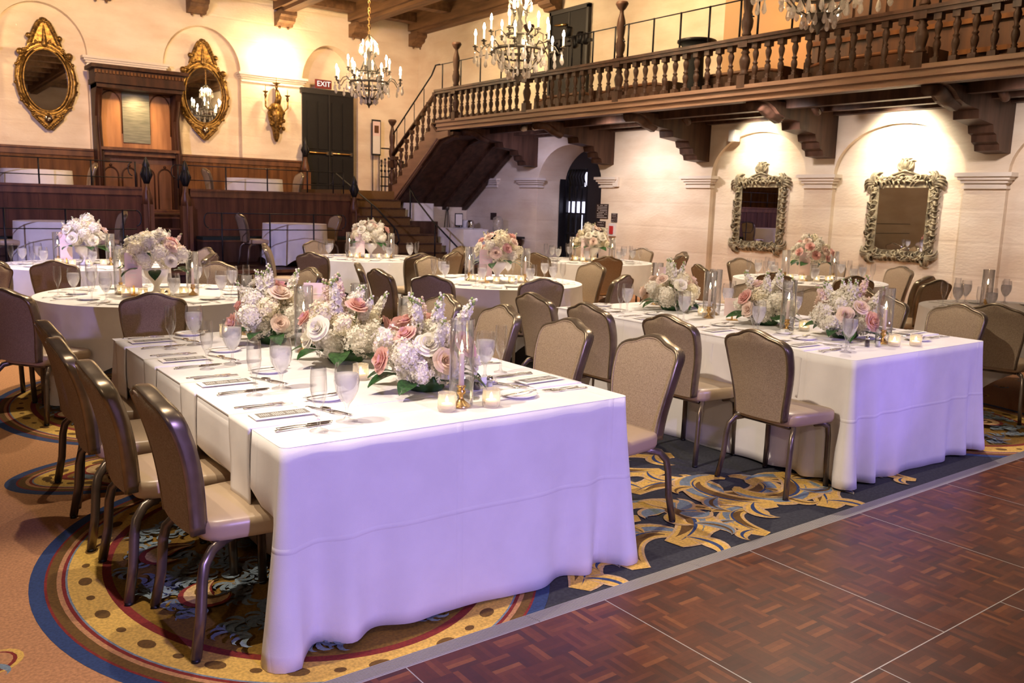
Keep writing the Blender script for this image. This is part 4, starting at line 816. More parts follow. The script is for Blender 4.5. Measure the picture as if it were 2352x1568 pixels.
def dup(root, label, loc=None, rz=None, group=None, parts=True, scale=None):
    if root.name not in _k: _k[root.name] = [(c, list(c.children)) for c in root.children]
    r_ = root.copy(); COL.objects.link(r_); r_['label'] = label
    if loc is not None: r_.location = loc
    if rz is not None: r_.rotation_euler = (0, 0, rz)
    if scale: r_.scale = (scale,)*3
    if group: r_['group'] = group
    for ch, gs in _k[root.name]:
        c = ch.copy(); COL.objects.link(c); c.parent = r_
        for g in gs: d = g.copy(); COL.objects.link(d); d.parent = c
    return r_
def seat(x, y, face, label, group, z=0): return place(CHR, label, (x, y, z), face-PI/2, group)
def seat_back(x, y, tx, ty, label, group, z=0):
    # x, y: where the top of the back stands; tx, ty: what the chair faces
    a = math.atan2(ty-y, tx-x); return seat(x+.29*cos(a), y+.29*sin(a), a, label, group, z)
ordn = ('nearest the camera', 'second from the camera', 'third from the camera', 'farthest from the camera')
for k, (x, y, a) in enumerate(((.985, 3.045, .03), (.90, 3.60, .0), (.885, 4.22, -.02), (.92, 4.84, .03))): seat(x, y, a, 'taupe banquet chair on the left side of the front long table, '+ordn[k], 'chairs on the left of the front long table')
for k, (x, y, a) in enumerate(((2.93, 3.06, PI+.02), (2.94, 3.76, PI), (2.97, 4.48, PI-.05), (2.95, 5.15, PI))): seat(x, y, a, 'taupe banquet chair on the right side of the front long table, '+ordn[k], 'chairs on the right of the front long table')
for k, (x, y, a) in enumerate(((4.17, 2.95, .0), (4.2, 3.65, .03), (4.14, 4.33, 0), (4.2, 5.02, 0))): seat(x, y, a, 'taupe banquet chair on the left side of the right long table, '+ordn[k], 'chairs on the left of the right long table')
for k, (x, y, a) in enumerate(((6.28, 3.12, PI), (6.31, 3.74, PI), (6.3, 4.38, PI), (6.3, 5.05, PI))): seat(x, y, a, 'taupe banquet chair on the right side of the right long table, '+ordn[k], 'chairs on the right of the right long table')
# ================================================================ LINEN
H = .762
def rect_cloth(x0, x1, y0, y1, seed, push, label, name='tablecloth'):
    r_ = random.Random(seed); a, b = (x1-x0)/2, (y1-y0)/2; cx_, cy_ = (x0+x1)/2, (y0+y1)/2; rc = .03
    P = []; 
    for (cx2, cy2, a0) in ((a-rc, b-rc, 0), (-a+rc, b-rc, PI/2), (-a+rc, -b+rc, PI), (a-rc, -b+rc, 3*PI/2)):
        arc = [(cx2+rc*cos(a0+PI/2*i/6), cy2+rc*sin(a0+PI/2*i/6), a0+PI/2*i/6) for i in range(7)]
        if P:
            p, q_ = P[-1], arc[0]; n_ = int(max(abs(p[0]-q_[0]), abs(p[1]-q_[1]))/.02)
            P += [(p[0]+(q_[0]-p[0])*i/n_, p[1]+(q_[1]-p[1])*i/n_, a0) for i in range(1, n_)]
        P += arc
    p, q_ = P[-1], P[0]; n_ = int(max(abs(p[0]-q_[0]), abs(p[1]-q_[1]))/.03); P += [(p[0]+(q_[0]-p[0])*i/n_, p[1]+(q_[1]-p[1])*i/n_, 2*PI) for i in range(1, n_)]
    ph = [r_.uniform(0, 6) for _ in range(6)]; rows = 14; vs_ = []
    for j in range(rows+1):
        v = j/rows
        for (x, y, na) in P:
            dc = min(math.hypot(x-sx*a, y-sy*b) for sx in (-1, 1) for sy in (-1, 1)); onx = abs(abs(x)-a) < .04; s_ = y if onx else x
            rip = .006*sin(s_*5+ph[0])+.005*sin(s_*11+ph[1])+.003*sin(s_*23+ph[2])
            off = v**1.1*(.016+rip)+v**1.25*(.085*math.exp(-(dc/.055)**2)-.045*math.exp(-((dc-.13)/.05)**2)+.045*math.exp(-((dc-.24)/.06)**2)-.03*math.exp(-((dc-.36)/.07)**2)+.018*math.exp(-((dc-.5)/.08)**2))
            off += .006*sin(s_*2.1+ph[3])*v
            pl = push[0] if x < -a+.05 else (push[1] if x > a-.05 else 0)
            w_ = min(1, max(0, (dc-.10)/.22)); k_ = min(1, max(0, (v-.30)/.22)); off -= pl*w_*k_*k_*(3-2*k_)
            hem = .012+.012*sin(s_*3.3+ph[4])+.02*w_*(1 if pl else 0)
            z = H-(H-max(.004, hem if v > .9 else .004))*v
            if v < .06: off *= .3
            vs_.append((x+off*cos(na), y+off*sin(na), z))
    n_ = len(P); fs_ = [(j*n_+i, j*n_+(i+1) % n_, (j+1)*n_+(i+1) % n_, (j+1)*n_+i) for j in range(rows) for i in range(n_)]
    mb = MB().add(vs_, fs_, 'table_linen', True); mb.add([(x, y, H) for x, y, _ in P], [tuple(range(n_))], 'table_linen', False)
    ys = -b+.42
    mb.bx((-a-.003, ys, H-.001), (a+.003, b, H+.0025), 'table_linen')
    # pressed fold lines on the front drop
    o = mb.obj(name, None, None, (cx_, cy_, 0)); tag(o, label, 'tablecloth', 'white cloths on the long tables')
    md = o.modifiers.new('thick', 'SOLIDIFY'); md.thickness = .0015; md.offset = 1
    return o
def folding_table(name, label, loc, a, b, rnd_=False):
    t = thing(name, label, 'table', loc)
    if rnd_: MB().lathe([(a-.01, H-.028), (a, H-.02), (a-.012, H-.006)], 'wood_mid', 32).obj('tabletop', t)
    else: MB().bx((-a, -b, H-.03), (a, b, H-.008), 'wood_mid').obj('tabletop', t)
    k_ = .45 if rnd_ else .75
    for sx in (-1, 1):
        for sy in (-1, 1): MB().tube([(sx*a*k_, sy*b*k_, 0), (sx*a*k_, sy*b*k_, H-.03)], .015, 'iron', 6).obj('leg', t)
    return t
folding_table('banquet_table', 'folding table hidden under the cloth of the front long table', (1.81, 3.9, 0), .76, 1.24)
folding_table('banquet_table', 'folding table hidden under the cloth of the right long table', (5.19, 3.98, 0), .75, 1.28)
rect_cloth(1.02, 2.61, 2.63, 5.18, 1, (.26, .0), 'white cloth to the floor on the front long table, lit lavender at its front')
rect_cloth(4.41, 5.97, 2.65, 5.32, 2, (.0, .0), 'white cloth to the floor on the right long table')
def round_cloth(c, r_, label, rot=.4, zf=0, L_=1.30, name='round_tablecloth', hh_=H, seed=1):
    rr = random.Random(seed); ph = rr.uniform(0, 6); N = 160; rows = 10; vs_ = []
    for j in range(rows+1):
        v = j/rows
        for i in range(N):
            a = 2*PI*i/N; b = (a+rot) % (PI/2)-PI/4; drop = L_/cos(PI/4-abs(b))-r_ if True else 0
            drop = min(hh_-.02, drop); fold = math.exp(-(b/.35)**2)
            rad = r_+v*(.02+.012*sin(a*11+ph)+.055*fold*sin(b*16+1.2)*v+.03*fold)
            vs_.append((rad*cos(a), rad*sin(a), hh_-drop*v))
    fs_ = [(j*N+i, j*N+(i+1) % N, (j+1)*N+(i+1) % N, (j+1)*N+i) for j in range(rows) for i in range(N)]
    mb = MB().add(vs_, fs_, 'linen', True); mb.add([(r_*cos(2*PI*i/N), r_*sin(2*PI*i/N), hh_) for i in range(N)], [tuple(range(N))], 'linen', False)
    o = mb.obj(name, None, None, (c[0], c[1], zf)); return tag(o, label, 'tablecloth', 'white cloths on the round tables')
# ================================================================ TABLEWARE prototypes (placed on first use)
def proto(name, cat, *parts):
    t = thing(name, 'x', cat)
    for pn, mb, lb in parts: mb.obj(pn, t, lb)
    return t
gob = MB().lathe([(a*1.14, b*1.15) for a, b in [(.037, .002), (.036, .005), (.012, .010), (.0055, .02), (.0050, .045), (.009, .058), (.024, .078), (.037, .105), (.042, .135), (.0405, .165), (.036, .195)]], 'glass', 20, cap=False)
wat = MB().lathe([(a*1.14, b*1.15) for a, b in [(0, .060), (.022, .080), (.035, .106), (.0395, .135), (.0383, .160), (0, .161)]], 'water', 16, cap=False)
GOB = proto('water_goblet', 'glass', ('glass', gob, None), ('water', wat, 'iced water'))
flu = MB().lathe([(a*1.1, b*1.10) for a, b in [(.031, .002), (.030, .005), (.009, .011), (.0048, .022), (.0062, .035), (.0045, .05), (.0060, .065), (.010, .078), (.022, .105), (.0275, .14), (.0265, .185), (.0245, .215)]], 'glass', 18, cap=False)
FLU = thing('champagne_flute', 'x', 'glass'); flu.obj('glass', FLU)
def pl_():
    return MB().lathe([(.055, 0), (.058, .002), (.082, .012), (.084, .015), (.080, .0145), (.058, .006), (0, .0055)], 'porcelain', 28, cap=False)
PLT = proto('bread_plate', 'plate', ('plate', pl_(), None))
def handle(mb, L_=.12, m='silver'):
    mb.grid(lambda u, v: (-.10+L_*u, (v-.5)*(.016-.010*u+.004*(u < .12)), .004+.002*sin(PI*u)+.0015*sin(PI*v)), 8, 3, m); return mb
def fork():
    mb = handle(MB()); mb.grid(lambda u, v: (.02+.035*u, (v-.5)*(.008+.016*min(1, u*1.6)), .005+.001*sin(PI*u)), 5, 3, 'silver')
    for k in range(4): y = -.0105+.007*k; mb.bx((.055, y-.0016, .004), (.098, y+.0016, .006), 'silver')
    return mb
def knife(): return handle(MB()).grid(lambda u, v: (.02+.10*u, (v-.5)*(.018*(1-max(0, u-.7)*2.2))+.002*u, .004+.0015*(v > .5)), 8, 3, 'silver')
def spoon(): return handle(MB()).grid(lambda u, v: (.02+.055*u, (v-.5)*2*.017*math.sqrt(max(0, 1-(2*u-1)**2)), .007-.004*sin(PI*u)*sin(PI*v)), 8, 6, 'silver')
def solid(mb, name, cat):
    o = mb.obj(name); md = o.modifiers.new('t', 'SOLIDIFY'); md.thickness = .0015; o['category'] = cat; return o
FRK = solid(fork(), 'fork', 'fork'); KNF = solid(knife(), 'knife', 'knife'); SPN = solid(spoon(), 'spoon', 'spoon')
def napkin(hang, wd=.115):
    mb = MB()
    def fn(u, v):
        s_ = u*(.26+hang); x = .26-s_; w_ = wd*(1-.18*max(0, (s_-.26))/(hang or 1)); y = (v-.5)*2*w_
        if s_ < .255: return (x, y, .004+.003*sin(PI*v))
        k_ = s_-.255; return (-.008-.004*min(1, k_*6)-.004*sin(3*v+k_*14)*min(1, k_*4), y+.004*sin(k_*20), .004-max(0, k_-.01))
    mb.grid(fn, 26, 8, 'napkin'); return mb
NPK = solid(napkin(.30), 'napkin', 'napkin'); NPK.modifiers[0].thickness = .006; NPK.modifiers[0].offset = 1
NPF = solid(MB().grid(lambda u, v: (-.02+.2*u, (v-.5)*.13, .003+.004*sin(PI*v)), 4, 4, 'napkin'), 'folded_napkin', 'napkin')
MNU = proto('menu_card', 'menu', ('card', MB().bx((-.12, -.055, 0), (.12, .055, .0015), 'card'), None), ('printed_panel', MB().bx((-.098, -.034, .0015), (.098, .034, .0022), 'menu_grey'), 'dark grey printed panel'))
lt = MB(); r_ = random.Random(4)
for k in range(22):
    if k in (5, 12, 17): continue
    w_ = .012+.012*r_.random(); lt.bx((-.088+.008*k, -w_, .0022), (-.0855+.008*k, w_, .0026), 'text_light')
lt.obj('lettering', MNU)
def tput(p, label, x, y, z, a=0, group=None):
    return place(p, label, (x, y, z), a, group)
ZT = H+.003
def setting(xe, y, side, where, tbl, full=True):
    # xe: table edge, side +1: diner on the -X side, -1: diner on the +X side
    f_ = side; A = 0 if f_ > 0 else PI; X_ = lambda d: xe+f_*d; j = rnd.uniform
    tput(NPK, 'napkin hanging off the %s, %s' % (tbl, where), X_(.0), y, ZT, A, 'hanging napkins')
    tput(MNU, 'menu card on the %s, %s' % (tbl, where), X_(.16), y+j(-.004, .004), ZT+.0125, A+j(-.05, .05), 'menu cards')
    tput(KNF, 'dinner knife on the %s, %s' % (tbl, where), X_(.17), y-f_*.165, ZT, A+j(-.03, .03), 'dinner knives')
    tput(KNF, 'outer knife on the %s, %s' % (tbl, where), X_(.155), y-f_*.19, ZT, A+.04, 'outer knives')
    tput(FRK, 'dinner fork on the %s, %s' % (tbl, where), X_(.17), y+f_*.175, ZT, A+j(-.03, .03), 'dinner forks')
    tput(FRK, 'salad fork on the %s, %s' % (tbl, where), X_(.145), y+f_*.205, ZT, A-.06, 'salad forks')
    tput(SPN, 'dessert spoon on the %s, %s' % (tbl, where), X_(.36), y-f_*.02, ZT, A+PI/2*f_+.3, 'dessert spoons')
    tput(FRK, 'dessert fork on the %s, %s' % (tbl, where), X_(.33), y-f_*.0, ZT+.001, A-PI/2*f_+.35, 'dessert forks')
    tput(PLT, 'bread plate on the %s, %s' % (tbl, where), X_(.42), y+f_*.19, ZT, A, 'bread plates')
    tput(KNF, 'butter knife on the bread plate,  %s, %s' % (tbl, where), X_(.42), y+f_*.20, ZT+.012, A+.15, 'butter knives')
    tput(GOB, 'goblet of iced water on the %s, %s' % (tbl, where), X_(.335), y-f_*.19, ZT, 0, 'water goblets')
    tput(FLU, 'empty flute on the %s, %s' % (tbl, where), X_(.19), y-f_*.265, ZT, 0, 'champagne flutes')
for k, y in enumerate((3.03, 3.68, 4.32, 4.95)): setting(1.02, y, 1, 'left side, '+ordn[k], 'front long table')
for k, y in enumerate((3.06, 3.74, 4.40, 5.0)): setting(2.60, y, -1, 'right side, '+ordn[k], 'front long table')
for k, y in enumerate((3.10, 3.78, 4.45, 5.05)): setting(4.42, y, 1, 'left side, '+ordn[k], 'right long table')
for k, y in enumerate((3.08, 3.72, 4.38, 5.0)): setting(5.96, y, -1, 'right side, '+ordn[k], 'right long table')
# ================================================================ FLOWERS, CANDLES
def rose_mesh(m, seed=1):
    mb = MB(); r_ = random.Random(seed)
    for layer, (n_, r0, tilt, hgt) in enumerate(((3, .13, .02, .60), (3, .24, .08, .64), (4, .36, .18, .66), (5, .52, .36, .64), (5, .68, .62, .56), (6, .82, .95, .40))):
        for k in range(n_):
            a0 = 2*PI*k/n_+layer*.9+r_.uniform(-.2, .2); wob = r_.uniform(-.07, .07); w_ = 2*PI/n_*1.45
            def fn(u, v):
                a = a0+(u-.5)*w_*(1-.12*v); rr = (r0+wob*v)*(.35+.65*v)+.05*(u-.5)+sin(tilt)*v*v*.42*(.55+.45*sin(PI*u))
                z = -.35+hgt*v*1.35*(.82+.18*sin(PI*u))-(.20*v**4*(tilt > .3)*(1 if v > .5 else 0))
                return (rr*cos(a), rr*sin(a), z)
            mb.grid(fn, 5, 5, m)
    return mb.mesh('rose')
def floret(mb, p, nrm, s_, m, r_):
    nrm = Vector(nrm).normalized(); a = nrm.orthogonal().normalized(); b = nrm.cross(a); t0 = r_.uniform(0, 6)
    vs_ = [Vector(p)-nrm*s_*.2]; fs_ = []
    for k in range(4):
        for da, rr, h in ((-.62, .75, .12), (-.0, 1.05, .28), (.62, .75, .12)):
            t_ = t0+k*PI/2+da; vs_.append(Vector(p)+(a*cos(t_)+b*sin(t_))*s_*rr+nrm*s_*h*r_.uniform(.3, 1.1))
        fs_.append((0, 1+3*k, 2+3*k, 3+3*k))
    mb.add(vs_, fs_, m, False)
def sphere_pts(n_):
    return [(math.sqrt(1-(1-2*(i+.5)/n_)**2)*cos(i*2.39996), math.sqrt(1-(1-2*(i+.5)/n_)**2)*sin(i*2.39996), 1-2*(i+.5)/n_) for i in range(n_)]
def hydrangea_mesh(m, seed=1):
    mb = MB(); r_ = random.Random(seed)
    mb.ball((0, 0, 0), .72, m, 8)
    for p in sphere_pts(130):
        k_ = r_.uniform(.74, 1.10); q_ = Vector(p)+Vector((r_.uniform(-.35, .35), r_.uniform(-.35, .35), r_.uniform(-.35, .35))); floret(mb, Vector(p)*k_*(.9+.12*sin(p[0]*5+seed)*cos(p[1]*4)), q_, r_.uniform(.15, .26), m, r_)
    return mb.mesh('hydrangea')
def stock_mesh(m, seed=1):
    mb = MB(); r_ = random.Random(seed)
    mb.tube([(0, 0, -1.0), (.02, 0, 0), (0, 0, 1.05)], .035, 'bud', 5)
    for i in range(30):
        z = -.2+1.15*i/30; a = i*2.4; R_ = .19*(1-.45*max(0, z)); p = Vector((R_*cos(a), R_*sin(a), z)); floret(mb, p, (cos(a), sin(a), .35), .17*(1-.35*max(0, z)), m, r_); floret(mb, p*.9, (cos(a), sin(a), .9), .12, m, r_)
    for i in range(9): a = i*2.4; mb.ball((.07*cos(a), .07*sin(a), .95+.03*i), .05, 'bud' if i % 2 else m, 5)
    return mb.mesh('stock_stem')
def leaf_mesh():
    mb = MB()
    mb.grid(lambda u, v: (u*1.0, (v-.5)*.62*math.sin(PI*min(1, u*.93+.05))**.8, .10*sin(PI*u)-.25*u*u+.10*abs(v-.5)), 8, 4, 'leaf'); return mb.mesh('leaf')
ROSE = {m: rose_mesh(m, i) for i, m in enumerate(('petal_pink', 'petal_blush', 'petal_white'))}
HYD = {m: hydrangea_mesh(m, i) for i, m in enumerate(('petal_white', 'petal_cream', 'petal_lav'))}
STK = {m: stock_mesh(m, i) for i, m in enumerate(('petal_white', 'petal_blush', 'petal_lav'))}
LEAF = leaf_mesh()
SPH = MB().ball((0, 0, 0), 1, 'leaf', 8)
def rot_to(v, spin=0): return (Vector(v).normalized().to_track_quat('Z', 'Y').to_matrix() @ Matrix.Rotation(spin, 3, 'Z')).to_euler()
def arrangement(name, label, loc, R_, Hh, seed, low=True, nh=9, nr=7, ns=7, nl=8, group=None, pink=.5, tall=1.0):
    t = thing(name, label, 'flower arrangement', loc, 0, group); r_ = random.Random(seed)
    if low: MB().lathe([(R_*.35, .002), (R_*.42, .02), (R_*.45, .09), (R_*.3, .10)], 'leaf', 12).obj('foliage_base', t); z0 = .02
    else:
        MB().lathe([(.055, 0), (.06, .01), (.03, .03), (.022, .07), (.05, .11), (.09, .15), (.10, .20), (.095, .21)], 'porcelain', 18).obj('vase', t, 'white pedestal bowl'); z0 = .17
    P = sphere_pts(2*(nh+nr)); P = [p for p in P if p[2] > -.12][:nh+nr]; r_.shuffle(P)
    for i, p in enumerate(P):
        k_ = r_.uniform(.72, .98); q_ = Vector((p[0]*R_*k_, p[1]*R_*k_, z0+.07+max(0, p[2]+.12)*Hh*k_*.85))
        d = (p[0], p[1], max(.15, p[2])+.1)
        if i < nr:
            q_ += Vector(d).normalized()*.018
            m = 'petal_pink' if r_.random() < pink*.75 else ('petal_blush' if r_.random() < .45 else 'petal_white')
            mk('rose', ROSE[m], t, 'pink rose' if m == 'petal_pink' else ('blush rose' if m == 'petal_blush' else 'white rose'), q_+Vector(d).normalized()*.02, rot_to(d, r_.uniform(0, 6)), r_.uniform(.046, .062))
        else:
            m = r_.choice(('petal_white', 'petal_white', 'petal_cream')); mk('hydrangea', HYD[m], t, None, q_, rot_to(d, r_.uniform(0, 6)), r_.uniform(.055, .075))
    for i in range(4): a = i*1.6+.4; mk('hydrangea', HYD['petal_white'], t, None, (R_*.5*cos(a), R_*.5*sin(a), z0+Hh*.4), rot_to((cos(a), sin(a), 1)), .085)
    for i in range(ns):
        a = 2*PI*i/ns+r_.uniform(-.5, .5); e = r_.uniform(.1, .75); rr = R_*e; d = (cos(a)*e*1.0, sin(a)*e*1.0, 1.1)
        s_ = r_.uniform(.10, .15)*tall; m = r_.choice(('petal_white', 'petal_white', 'petal_white', 'petal_white', 'petal_blush', 'petal_lav'))
        mk('stock_stem', STK[m], t, None, (rr*cos(a), rr*sin(a), z0+Hh*(.60+.30*(1-e))+s_*.45), rot_to(d, r_.uniform(0, 6)), s_)
    for i in range(nl):
        a = 2*PI*i/nl+r_.uniform(-.3, .3); s_ = r_.uniform(.12, .17)
        mk('leaf', LEAF, t, None, (R_*.66*cos(a), R_*.66*sin(a), z0+.03+r_.uniform(0, .03)), (r_.uniform(-.3, .3), r_.uniform(-.15, .25), a), s_)
    for i in range(5):
        a = r_.uniform(0, 6.28); mk('leaf', LEAF, t, None, (R_*.6*cos(a), R_*.6*sin(a), z0+Hh*r_.uniform(.25, .7)), (0, -.7, a), r_.uniform(.05, .08))
    return t
def candle_set(holder, name='candlestick'):
    t = thing(name, 'x', 'candle')
    if holder:
        MB().lathe([(.040, 0), (.042, .003), (.036, .010), (.018, .022), (.009, .034), (.008, .044), (.018, .055), (.019, .065), (.012, .074), (.020, .084), (.016, .088)], 'brass', 18).obj('holder', t, 'turned brass candle holder'); zb = .084
    else: MB().lathe([(.02, 0), (.022, .004), (.014, .012), (.013, .03)], 'brass', 12).obj('holder', t); zb = .02
    MB().lathe([(.0115, zb), (.0105, zb+.135), (.004, zb+.14)], 'wax', 12).obj('candle', t, 'pale pink taper candle')
    MB().lathe([(.001, zb+.143), (.0062, zb+.156), (.0052, zb+.170), (.0, zb+.192)], 'flame', 8, cap=False).tube([(0, 0, zb+.138), (.001, 0, zb+.15)], .001, 'ink', 4).obj('flame', t)
    return t
CND = candle_set(True)
HUR = thing('glass_chimney', 'x', 'glass cylinder'); MB().lathe([(.050, 0), (.050, .36), (.0475, .361), (.0475, .005), (.05, 0)], 'glass', 28, cap=False).obj('cylinder', HUR)
VOT = thing('votive_candle', 'x', 'candle'); MB().lathe([(.031, 0), (.036, .004), (.0375, .012), (.036, .07), (.0375, .074), (.0345, .072), (.033, .012), (0, .010)], 'glass_votive', 20, cap=False).obj('cup', VOT, 'ribbed glass cup')
_g = MB().lathe([(.029, .012), (.029, .028), (0, .030)], 'wax', 12); _g.obj('wax', VOT); MB().lathe([(.001, .031), (.008, .040), (.004, .054), (0, .062)], 'flame', 8, cap=False).lathe([(.022, .0302), (0, .031)], 'votive_glow', 10, cap=False).obj('flame', VOT)
SAL = thing('salt_shaker', 'x', 'shaker'); MB().lathe([(.018, 0), (.019, .004), (.013, .045)], 'pepper_glass', 8, cap=False).obj('jar', SAL); MB().lathe([(.015, .002), (.0125, .034), (0, .035)], 'salt', 8).obj('salt', SAL); MB().lathe([(.0145, .045), (.015, .052), (.010, .064), (0, .067)], 'silver', 10).obj('cap', SAL)
PEP = thing('pepper_shaker', 'x', 'shaker'); MB().lathe([(.018, 0), (.019, .004), (.013, .045)], 'pepper_glass', 8, cap=False).obj('jar', PEP); MB().lathe([(.015, .002), (.0125, .034), (0, .035)], 'pepper', 8).obj('pepper', PEP); MB().lathe([(.0145, .045), (.015, .052), (.010, .064), (0, .067)], 'silver', 10).obj('cap', PEP)
BUT = thing('butter_dish', 'x', 'dish'); MB().lathe([(.04, 0), (.05, .005), (.062, .018), (.058, .017), (.04, .008), (0, .008)], 'porcelain', 18, cap=False).obj('dish', BUT); MB().bx((-.022, -.018, .008), (.022, .018, .03), 'salt').obj('butter', BUT)
CRD = thing('table_card', 'x', 'card'); MB().bx((-.062, -.002, .04), (.062, .002, .21), 'card_pink').obj('card', CRD, 'pale pink card'); MB().bx((-.04, -.03, 0), (.04, .03, .008), 'brass').bx((-.006, -.004, .008), (.006, .004, .05), 'brass').obj('stand', CRD)
b = MB()
for k in range(5): b.bx((-.04+.006*k, -.0035, .17-.02*k), (.035-.004*k, -.002, .173-.02*k), 'text_light')
b.obj('lettering', CRD)
G_C, G_H, G_V = 'brass candlesticks', 'glass chimneys', 'votive candles'
def cand(x, y, where, z=ZT):
    tput(CND, 'lit taper in a brass holder '+where if len(where.split()) < 10 else 'lit taper '+where, x, y, z, 0, G_C); tput(HUR, 'tall glass chimney '+where, x, y, z, 0, G_H)
for x, y, w_ in ((1.86, 2.835, 'at the near end of the front long table'), (2.02, 3.56, 'between the two nearer flower clusters of the front long table'), (1.80, 4.30, 'left of the centre of the front long table'), (2.13, 4.30, 'behind the middle flowers of the front long table'), (1.74, 5.02, 'at the far end of the front long table')): cand(x, y, w_)
for x, y, w_ in ((1.77, 2.80, 'left of the front candle on the front long table'), (1.965, 2.77, 'right of the front candle on the front long table'), (1.74, 3.50, 'between the two nearer flower clusters of the front long table'), (1.60, 4.98, 'at the far left of the flowers on the front long table')): tput(VOT, 'lit glass votive '+w_, x, y, ZT, 0, G_V)
for x, y, w_ in ((5.18, 2.93, 'at the near end of the right long table'), (5.02, 3.55, 'between the two nearer flower clusters of the right long table'), (5.08, 4.30, 'left of the centre of the right long table'), (5.28, 4.42, 'behind the centre of the right long table'), (5.35, 5.12, 'at the far end of the right long table')): cand(x, y, w_)
for x, y, w_ in ((5.14, 2.83, 'left one at the near end of the right long table'), (5.29, 2.77, 'right one at the near end of the right long table'), (5.18, 3.52, 'between the two nearer flower clusters of the right long table'), (5.15, 4.42, 'at the centre of the right long table')): tput(VOT, 'lit glass votive '+w_, x, y, ZT, 0, G_V)
tput(PEP, 'pepper shaker beside the flowers of the front long table', 2.09, 3.06, ZT); tput(SAL, 'salt shaker beside the flowers of the front long table', 2.14, 3.03, ZT)
tput(PEP, 'pepper shaker at the near end of the right long table', 4.965, 2.91, ZT); tput(SAL, 'salt shaker at the near end of the right long table', 5.03, 2.875, ZT)
tput(BUT, 'white butter dish right of the shakers on the front long table', 2.20, 3.17, ZT); tput(BUT, 'white butter dish on the left of the right long table', 4.93, 3.50, ZT)
tput(CRD, 'pale pink table card standing behind the flowers of the front long table', 1.98, 4.55, ZT, -.5).scale = (1.1, 1.1, 1.65)
tput(CRD, 'pale pink table card at the centre of the right long table', 5.16, 4.14, ZT, -.7).scale = (1, 1, .8)
tput(CRD, 'pale pink table card behind the farthest flowers of the right long table', 5.32, 4.98, ZT, -.7).scale = (1.1, 1.1, 1.6)
GL = 'low flower clusters on the long tables'
arrangement('flower_arrangement', 'low cluster with pink roses at the far end of the front long table', (1.76, 4.66, ZT), .20, .25, 21, group=GL, nr=10, nh=8, pink=.9)
arrangement('flower_arrangement', 'low cluster with a large blush rose in the middle of the front long table', (1.87, 3.93, ZT), .23, .24, 22, group=GL, nr=10, nh=10, pink=.35, ns=9)
arrangement('flower_arrangement', 'low cluster with pink roses at the near end of the front long table', (1.90, 3.18, ZT), .21, .23, 23, group=GL, nr=11, nh=10, pink=.7, ns=9)
arrangement('flower_arrangement', 'low white cluster at the far end of the right long table', (5.20, 4.80, ZT), .21, .22, 24, group=GL, nr=8, nh=8, pink=.4)
arrangement('flower_arrangement', 'low cluster with two pink roses in the middle of the right long table', (5.20, 3.86, ZT), .21, .22, 25, group=GL, nr=9, nh=9, pink=.7, ns=9)
arrangement('flower_arrangement', 'low cluster at the near end of the right long table', (5.17, 3.20, ZT), .21, .22, 29, group=GL, nr=9, nh=9, pink=.5, ns=9)
# ================================================================ ROUND TABLES
dirs = ('right', 'far right', 'far', 'far left', 'left', 'near left', 'near', 'near right')
def sector(a):
    rel = (a-math.atan2(-cr.y*-1, cr.x)) if False else a-math.atan2(cr.y, cr.x)
    return dirs[int(round((rel % (2*PI))/(PI/4))) % 8]
RT = [ # centre, name, chairs (angle from centre in degrees), first angle of settings, flower radius
 ((1.82, 7.42), 'round table behind the front long table', None, .24, 31),
 ((1.86, 10.75), 'round table by the left platform railing', None, .24, 32),
 ((5.67, 11.1), 'round table before the carpeted stairs', None, .24, 33),
 ((5.30, 7.42), 'central round table', None, .22, 34),
 ((8.70, 9.70), 'round table near the arched doorway', None, .24, 35),
 ((9.25, 6.28), 'round table below the carved mirrors', None, .22, 36),
 ((8.35, 3.35), 'round table cut by the right edge', None, .2, 37),
 ((-.25, 9.7), 'round table cut by the left edge', None, .2, 38)]
